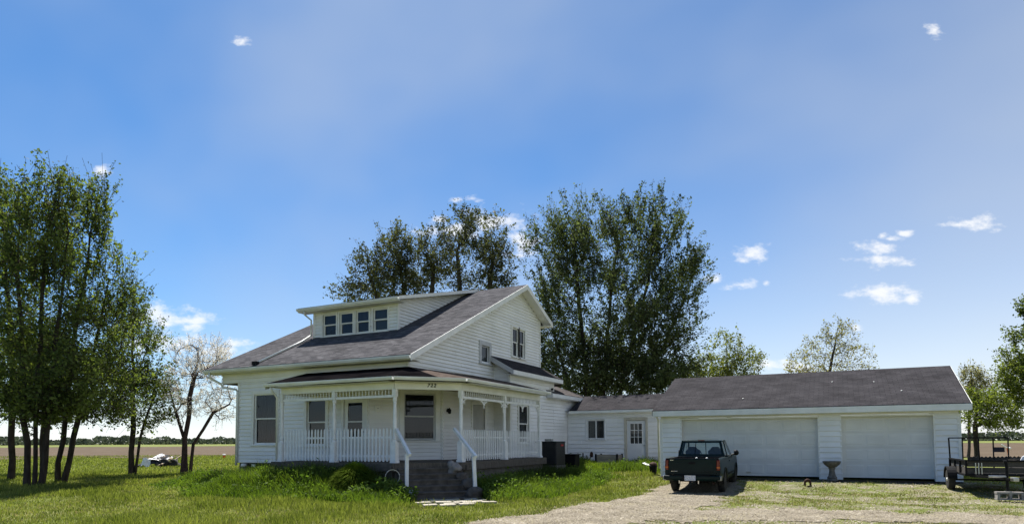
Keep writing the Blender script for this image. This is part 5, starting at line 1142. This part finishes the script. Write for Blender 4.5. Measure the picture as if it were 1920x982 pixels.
# bird bath
o = empty('bird_bath', (-.28, 25.1, .2), 'mossy concrete bird bath standing between the garage doors', 'bird bath')
zz = G(-.28, 25.1) - .02
MB().lathe([(.19, 0), (.19, .06), (.15, .09), (.16, .13), (.115, .2), (.09, .34), (.085, .41), (.11, .45), (.11, .47)], (-.28, 25.1, zz), 8).build('pedestal', 'birdbath', o)
MB().lathe([(.09, .47), (.15, .50), (.24, .58), (.285, .66), (.295, .69), (.265, .70), (.21, .65), (.1, .59), (.01, .58)], (-.28, 25.1, zz), 18).build('basin', 'birdbath', o, smooth=True)
# rusty thing on the gravel
o = empty('rusty_ring', (-.98, 23.3, .1), 'small rusty brown iron arch standing on the gravelly grass', 'iron arch')
zz = G(-.98, 23.3); A = np.linspace(R(-25), R(205), 12)
MB().tube([(-.98 + .085 * math.cos(a), 23.3 + .02 * math.sin(2 * a), zz + .09 + .12 * math.sin(a)) for a in A], [.03 + .02 * abs(math.sin(a)) for a in A], 7).build('arch', 'rust', o, smooth=True)
MB().lathe([(.07, 0), (.08, .02), (.05, .04)], (-.93, 23.28, zz - .01), 9).build('foot', 'rust', o)
# hoop and pot by the steps
p = pl(-.22, 1.15, 0); o = empty('garden_hoop', (p.x, p.y, .1), 'thin metal garden hoop leaning left of the porch steps', 'hoop'); MB().tube([(p.x + .2 * math.cos(a) * .8, p.y + .2 * math.cos(a) * .6, .62 + .2 * math.sin(a)) for a in np.linspace(0, 2 * math.pi, 19)], .012, 6).build('ring', 'metal', o); MB().tube([(p.x, p.y, .0), (p.x, p.y, .42)], .01, 6).build('stem', 'metal', o)
p = pl(.16, 2.02, 0); o = lumpy('blue_glass_ornament', 'plate', (p.x, p.y, .16), .11, 77, amp=.15, sc=(1, 1, 1.5)); tag(o, 'bluish white garden ornament at the left foot of the steps', 'ornament')
# bucket far out on the lawn edge
o = empty('orange_bucket', (-57, 46.8, 0), 'small orange and white marker bucket far out on the lawn left of the house', 'bucket'); MB().lathe([(.12, 0), (.15, .3), (.14, .31)], (-57, 46.8, 0), 12).build('bucket_body', 'orange', o); MB().lathe([(.15, .31), (.16, .4), (.1, .45)], (-57, 46.8, 0), 12).build('bucket_lid', 'tarp', o)
# debris pile
zc = at(298, 878, 44); px_, py_ = zc.x, zc.y
tv = Vector((math.cos(YAW), math.sin(YAW), 0)); fv = Vector((-math.sin(YAW), math.cos(YAW), 0))
def DP(a, b, z): return Vector((px_, py_, 0)) + tv * a + fv * b + Vector((0, 0, z))
def sheet(name, m, label, cat, a0, a1, b0, b1, hf, seed, n=16):
    rg = random.Random(seed); o = MB()
    for i in range(n + 1):
        for j in range(n + 1):
            a = a0 + (a1 - a0) * i / n; b = b0 + (b1 - b0) * j / n; o.v.append(tuple(DP(a + rg.uniform(-.03, .03), b, hf(i / n, j / n) + rg.uniform(-.025, .025))))
    for i in range(n):
        for j in range(n): k = i * (n + 1) + j; o.f.append((k, k + n + 1, k + n + 2, k + 1))
    ob = o.build(name, m, None); md = ob.modifiers.new('solid', 'SOLIDIFY'); md.thickness = .02; tag(ob, label, cat, 'debris pile on the lawn'); return ob
sheet('dark_tarp', 'darkfab', 'dark fabric sheet draped over the debris pile', 'tarp', -1.55, .35, -.6, .7, lambda u, v: .03 + .75 * math.sin(min(1, u * 1.25) * 1.57) * (1 - .75 * (1 - v) ** 2) , 1)
sheet('white_tarp', 'tarp', 'white plastic tarp crumpled over the top of the debris pile', 'tarp', -.6, .62, -.45, .6, lambda u, v: .55 + .38 * math.sin(u * 2.4) * v + .12 * math.sin(7 * u) * v - .25 * u * u, 2)
sheet('white_sheet', 'tarp', 'small pale sheet hanging low on the front of the debris pile', 'tarp', -.85, -.3, -.75, -.5, lambda u, v: .05 + .5 * v + .1 * math.sin(5 * u), 3)
rg = random.Random(9)
for k in range(16):
    a = rg.uniform(.1, 1.5); z = rg.uniform(.1, .85) * (1 - .35 * max(0, a - .9)); L_ = rg.uniform(.5, 1.3)
    o = MB().box(-L_ / 2, L_ / 2, -.06, .06, -.015, .015).build('broken_board', 'debris' if k % 3 else 'wood', None); o.location = DP(a, rg.uniform(-.5, .5), z); o.rotation_euler = (rg.uniform(-.6, .6), rg.uniform(-.6, .6), rg.uniform(0, 3.1))
    tag(o, 'loose broken board in the debris pile', 'board', 'broken boards in the debris pile')
for k, (a, z) in enumerate(((.62, .25), (1.2, .22))):
    o = MB(); o = o.lathe([(.16, -.1), (.28, -.11), (.32, 0), (.28, .11), (.16, .1)], (0, 0, 0), 18, 'X').build('old_tyre', 'rubber', None, smooth=True); o.location = DP(a, -.55, z); o.rotation_euler = (0, .2, YAW + R(80)); tag(o, ('old dark tyre at the middle of the debris pile', 'old dark tyre at the right end of the debris pile')[k], 'tyre', 'tyres in the debris pile')
# orange marker and low fence behind the trailer
fz = empty('garden_fence', tuple(at(1850, 868, 42)), 'low dark picket garden edging behind the trailer', 'fence')
bp_ = at(1818, 868, 42); ep_ = at(1925, 868, 42); bp_.z = ep_.z = 0
for k in range(15):
    p = bp_ + (ep_ - bp_) * k / 14; MB().prism([(p.x - .12, p.y, 0), (p.x + .12, p.y, 0), (p.x + .12, p.y, .42), (p.x, p.y, .52), (p.x - .12, p.y, .42)], (0, .03, 0)).build('picket', 'darkfab', fz)
MB().tube([bp_ + Vector((0, .05, .25)), ep_ + Vector((0, .05, .25))], .03, 4).build('fence_rail', 'darkfab', fz)
p = at(1888, 850, 52); o = empty('marker_post', (p.x, p.y, 0), 'leaning orange and white marker post in the field behind the trailer', 'marker'); MB().tube([(p.x + .1, p.y, 0), (p.x, p.y, .9)], .04, 6).build('post', 'orange', o); MB().lathe([(.02, 0), (.12, .08), (.12, .16), (.02, .24)], (p.x + .15, p.y, .75), 8).build('flag', 'tarp', o); MB().tube([(p.x, p.y, .9), (p.x - .35, p.y, 1.2)], .04, 6).build('arm', 'tarp', o)
# wire panel leaning by the left trees
p = at(101, 895, 30); o = empty('wire_panel', (p.x, p.y, 0), 'rusty wire mesh panel standing among the left trees', 'wire panel')
b = MB()
for k in range(6): q = Vector((p.x, p.y, 0)) + tv * (.07 * k); b.tube([q, q + Vector((0, 0, .75))], .006, 4)
for k in range(6): b.tube([Vector((p.x, p.y, .04 + .14 * k)), Vector((p.x, p.y, .04 + .14 * k)) + tv * .35], .006, 4)
b.build('mesh', 'rust', o)

# ------------------------------------------------------------------ grass, weeds, gravel stones
def blades(rg, X, Y, h, w, lean=.35, Z=None):
    n = len(X); Z = gz(X, Y) - .01 if Z is None else Z; th = rg.uniform(0, 2 * np.pi, n); ph = rg.uniform(0, 2 * np.pi, n); ln = rg.uniform(.1, 1, n) * lean
    wx, wy = np.cos(th) * w * .5, np.sin(th) * w * .5; lx, ly = np.cos(ph) * ln * h, np.sin(ph) * ln * h
    B = np.stack([X, Y, Z], -1)
    def P(a, b, z): return B + np.stack([a, b, z], -1)
    V = np.stack([P(-wx, -wy, 0 * h), P(wx, wy, 0 * h), P(lx * .35 + wx * .8, ly * .35 + wy * .8, h * .55), P(lx * .35 - wx * .8, ly * .35 - wy * .8, h * .55), P(lx, ly, h * (1 - .35 * ln))], 1).reshape(-1, 3)
    k = np.arange(n)[:, None] * 5
    F = np.concatenate([k + np.array([[0, 1, 2]]), k + np.array([[0, 2, 3]]), k + np.array([[3, 2, 4]])], 0)
    return V, F
def blocked(X, Y):
    hse = ((X > -20.6) & (X < -12) & (Y > 17.3) & (Y < 32)) | ((X > -16.95) & (X < -10.3) & (Y > 15.7) & (Y < 23.5) & (X - Y < -27.55)) | ((X > -12.4) & (X < -11.6) & (Y > 23) & (Y < 33))
    o = hse | ((X > -12) & (X < -6.3) & (Y > 29.3) & (Y < 33)) | ((X > -6.45) & (X < 3.6) & (Y > 24.85 + .2 * np.sin(X * 2.1) * np.sin(X * .7)) & (Y < 33.2))
    # steps and pavers, in the frame of the chamfered corner
    u = (X - pl.o.x) * pl.u.x + (Y - pl.o.y) * pl.u.y; v = (X - pl.o.x) * pl.n.x + (Y - pl.o.y) * pl.n.y
    return o | ((u > -.15) & (u < 2.15) & (v > 0) & (v < 2.05)) 
def scatter(rg, n, D0, D1, a0, a1, pw=1.0):   # spread over a sector as seen from the drive, denser near
    D = D0 + (D1 - D0) * rg.random(n) ** pw; a = rg.uniform(a0, a1, n); t = np.tan(a)
    return math.cos(YAW) * t * D - math.sin(YAW) * D, math.sin(YAW) * t * D + math.cos(YAW) * D
def mound(X, Y):  # height of the unmown growth
    n = vnoise(X, Y, 1.3, 11) * .6 + vnoise(X, Y, .45, 12) * .4
    dh = rectd(X, Y, -20.5, -12, 17.3, 32); dp = np.minimum(rectd(X, Y, -16.9, -12, 15.7, 18), rectd(X, Y, -12, -10.3, 17.3, 23.5)); db = rectd(X, Y, -12, -6.4, 29, 33)
    d = np.minimum(np.minimum(dh, dp), db)
    tall = (1 - sst(d + (n - .5) * 1.4, 1.2, 3.6))
    return tall, n, d
rg = np.random.default_rng(3)
X, Y = scatter(rg, 330000, 8.5, 34, R(-43), R(43), 1.25)
ok = (~blocked(X, Y)) & (Y < 40); X, Y = X[ok], Y[ok]
dv = drive(X, Y); mz = mixzone(X, Y); tall, n_, dd_ = mound(X, Y)
u_ = (X - pl.o.x) * pl.u.x + (Y - pl.o.y) * pl.u.y; v_ = (X - pl.o.x) * pl.n.x + (Y - pl.o.y) * pl.n.y; pav = (u_ > .1) & (u_ < 2.3) & (v_ > 2.05) & (v_ < 3.95)
patch = vnoise(X, Y, .8, 21) * .55 + vnoise(X, Y, .25, 22) * .45
keep = rg.random(len(X)) < np.where(dv > .4, .012, 1) * np.where(mz > .3, np.clip((patch - .42) * 5, .08, .85), 1) * np.where(pav, .10, 1)
X, Y, tall, mz, patch, dv = X[keep], Y[keep], tall[keep], mz[keep], patch[keep], dv[keep]
low = tall < .25
D_ = -math.sin(YAW) * X + math.cos(YAW) * Y
clump = vnoise(X, Y, 1.7, 31) * .65 + vnoise(X, Y, .5, 32) * .35; rough = sst(clump, .42, .75) * (X < -6.5)
h = (.045 + .06 * rg.random(len(X)) + .20 * rough * rg.random(len(X))) * np.where(mz > .3, .6, 1) * np.where(dv > .4, .6, 1); w = .011 * np.clip(D_ / 12, 1, 2.6)
Vg, Fg = blades(rg, X[low], Y[low], h[low], w[low], .6); tag(npmesh('lawn_grass', Vg, Fg, 'grass'), 'short green lawn grass around the house', 'grass', kind='stuff')
# dry bleached blades at the drive edge and in the gravel
clumpd = vnoise(X, Y, 2.6, 41) * .6 + vnoise(X, Y, .7, 42) * .4
k = np.nonzero(low & ((dv > .02) | (mz > .3) | (patch > .58) | (clumpd > .62) | (rg.random(len(X)) < .06)))[0]; k = k[rg.random(len(k)) < .30]
Xd = X[k] + rg.normal(size=len(k)) * .06; Yd = Y[k] + rg.normal(size=len(k)) * .06; Vg, Fg = blades(rg, Xd, Yd, rg.uniform(.03, .10, len(k)), w[k] * 1.1, 1.1); tag(npmesh('dry_grass', Vg, Fg, 'dry'), 'bleached dry grass along the gravel drive', 'grass', kind='stuff')
# far lawn
X, Y = scatter(rg, 60000, 30, 82, R(-43), R(-14), 1.4); ok = ~blocked(X, Y); X, Y = X[ok], Y[ok]; D_ = -math.sin(YAW) * X + math.cos(YAW) * Y
Vg, Fg = blades(rg, X, Y, rg.uniform(.06, .2, len(X)), .03 * np.clip(D_ / 30, 1, 2.5), .8); tag(npmesh('far_lawn_grass', Vg, Fg, 'grass'), 'green grass of the back lawn towards the field', 'grass', kind='stuff')
# tall weeds along the house
X, Y = scatter(rg, 620000, 14, 36, R(-34), R(17), 1.0); ok = ~blocked(X, Y); X, Y = X[ok], Y[ok]; tall, n_, d_ = mound(X, Y); dv = drive(X, Y)
keep = (rg.random(len(X)) < tall * .62 * (dv < .3)) & (tall > .2); X, Y, tall, n_, d_ = X[keep], Y[keep], tall[keep], n_[keep], d_[keep]
u_ = (X - pl.o.x) * pl.u.x + (Y - pl.o.y) * pl.u.y; v_ = (X - pl.o.x) * pl.n.x + (Y - pl.o.y) * pl.n.y; ok = ~((u_ > .0) & (u_ < 2.2) & (v_ > 0) & (v_ < 4.2)); X, Y, tall, n_, d_ = X[ok], Y[ok], tall[ok], n_[ok], d_[ok]
hh = (.14 + .66 * tall * (n_ * .9 + .1) * rg.uniform(.45, 1.15, len(X))); right = X > -10.4
hh = hh * np.where(~right & (d_ < 1.6), 1.3, 1.0); hh = hh * np.where(X < -17.6, .62, 1.0); hh = np.where(((X < -13.0) & (X > -18.2) & (d_ < .9)) | ((X > -10.4) & (X < -9.5) & (Y > 18.6) & (Y < 24.2)), np.maximum(hh, rg.uniform(.38, .72, len(X)) * (.75 + .5 * n_)), hh)
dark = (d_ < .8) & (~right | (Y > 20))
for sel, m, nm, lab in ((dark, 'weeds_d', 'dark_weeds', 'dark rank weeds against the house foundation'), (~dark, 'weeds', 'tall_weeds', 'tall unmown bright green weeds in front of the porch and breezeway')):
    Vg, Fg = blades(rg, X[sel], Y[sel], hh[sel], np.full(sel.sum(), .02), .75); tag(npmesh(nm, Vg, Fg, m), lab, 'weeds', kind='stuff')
# broad leaves among the weeds
k = np.nonzero(~dark & (n_ > .5))[0]; k = rg.choice(k, min(9000, len(k)), False); C = np.stack([X[k], Y[k], gz(X[k], Y[k]) + hh[k] * rg.uniform(.4, 1.0, len(k))], -1)
Vl, Fl = leaf_quads(rg, C, .085, flat=1.2); tag(npmesh('weed_leaves', Vl, Fl, 'broad'), 'broad leaved weeds mixed into the tall grass', 'weeds', kind='stuff')
# round mound of ornamental grass
c = np.array([-14.05, 14.65]); z0 = G(*c)
def tuft(name, label, c, r, h, n, m, w=.016, droop=1.0, cat='shrub'):
    rg = np.random.default_rng(int(abs(c[0] * 100))); n3 = n; th = rg.uniform(0, 2 * np.pi, n); rr = r * np.sqrt(rg.random(n)) * rg.uniform(.75, 1.1, n); bx, by = c[0] + np.cos(th) * rr * .45, c[1] + np.sin(th) * rr * .45
    z = float(gz(np.array([c[0]]), np.array([c[1]]))[0]); Pn = []; hh = h * rg.uniform(.55, 1.1, n); rr = np.minimum(rr, r * 1.02)
    ex, ey = np.cos(th) * rr * droop, np.sin(th) * rr * droop; sx, sy = -np.sin(th) * w, np.cos(th) * w; prof = np.sqrt(np.clip(1 - (rr / r) ** 2 * .9, .05, 1))
    rows = []
    for t, wz in ((0, 1), (.4, 1), (.75, .8), (1, .1)):
        f = t ** 1.5; zz = z + hh * prof * (1 - (1 - t) ** 2) - (t > .8) * .12 * rr / r * hh
        rows.append(np.stack([bx + ex * f - sx * wz, by + ey * f - sy * wz, zz], -1)); rows.append(np.stack([bx + ex * f + sx * wz, by + ey * f + sy * wz, zz], -1))
    V = np.stack(rows, 1).reshape(-1, 3); k = np.arange(n)[:, None] * 8; F = np.concatenate([k + np.array([[2 * i, 2 * i + 1, 2 * i + 3, 2 * i + 2]]) for i in range(3)], 0)
    o = npmesh(name, V, F, m); return tag(o, label, cat)
tuft('grass_mound', 'rounded bright green grass mound left of the porch steps', (-12.5, 14.72), .62, .9, 9000, 'mound', w=.009)
# leafy perennials by the steps
def leafy(name, label, c, r, h, n, size, m='broad'):
    rg = np.random.default_rng(int(abs(c[0] * 77))); e = empty(name, (c[0], c[1], G(*c)), label, 'plant'); z = G(*c); b = MB(); C = []
    ns = 26
    for k in range(ns):
        a = rg.uniform(0, 6.28); q = r * math.sqrt(rg.random()); x, y = c[0] + math.cos(a) * q, c[1] + math.sin(a) * q; hh = h * rg.uniform(.55, 1); b.tube([(c[0] + (x - c[0]) * .5, c[1] + (y - c[1]) * .5, z), (x, y, z + hh)], .008, 4)
        for t in rg.uniform(.25, 1.05, n // ns): C.append((c[0] + (x - c[0]) * (.5 + .5 * t) + rg.normal() * .07, c[1] + (y - c[1]) * (.5 + .5 * t) + rg.normal() * .07, z + hh * t + rg.normal() * .03))
    b.build('stems', m, e); Vl, Fl = leaf_quads(rg, np.array(C), size, flat=1.0, aspect=.5); npmesh('leaves', Vl, Fl, m, e)
for c, r, h, lab in ((tuple(pl(-.35, 1.55, 0).xy), .38, .62, 'leafy green perennial beside the left handrail post'), (tuple(pl(-.05, 2.2, 0).xy), .36, .42, 'low leafy perennial at the left foot of the steps'), (tuple(pl(-1.0, 1.5, 0).xy), .35, .5, 'leafy perennial between the grass mound and the steps'), (tuple(pl(2.55, 1.7, 0).xy), .32, .45, 'leafy plant behind the right handrail post'), (tuple(pl(3.1, 1.3, 0).xy), .38, .55, 'leafy plant right of the porch steps under the pickets')):
    leafy('leafy_plant', lab, c, r, h, 620, .13)
# loose stones on the drive
n = 34000; X, Y = scatter(rg, n * 3, 9, 24, R(-16), R(43), 1.2); dvm = drive(X, Y); mzm = mixzone(X, Y) * (vnoise(X, Y, .8, 21) < .5) * .5
k = np.nonzero((rg.random(len(X)) < np.maximum(dvm, mzm)) & ~blocked(X, Y))[0][:n]; X, Y = X[k], Y[k]; n = len(X)
s = rg.uniform(.008, .026, n) * np.where(rg.random(n) < .04, 1.8, 1); oct_ = np.array([[1, 0, 0], [0, 1, 0], [-1, 0, 0], [0, -1, 0], [0, 0, .7], [0, 0, -.5]], float)
V = (oct_[None] * rg.uniform(.6, 1.3, (n, 6, 1))) * s[:, None, None]; a = rg.uniform(0, 6.28, n); ca_, sa_ = np.cos(a)[:, None], np.sin(a)[:, None]
V = np.stack([V[..., 0] * ca_ - V[..., 1] * sa_ + X[:, None], V[..., 0] * sa_ + V[..., 1] * ca_ + Y[:, None], V[..., 2] + (gz(X, Y) + .015)[:, None]], -1).reshape(-1, 3)
tri = np.array([[0, 1, 4], [1, 2, 4], [2, 3, 4], [3, 0, 4]]); F = (np.arange(n)[:, None, None] * 6 + tri[None]).reshape(-1, 3)
M['pebble'] = leaf_mat('gravel_stones', (.14, .12, .088), (.35, .31, .24), 0, None, .95, .1, 1.5)
tag(npmesh('gravel_stones', V, F, 'pebble'), 'loose pale gravel stones of the driveway', 'gravel', kind='stuff')
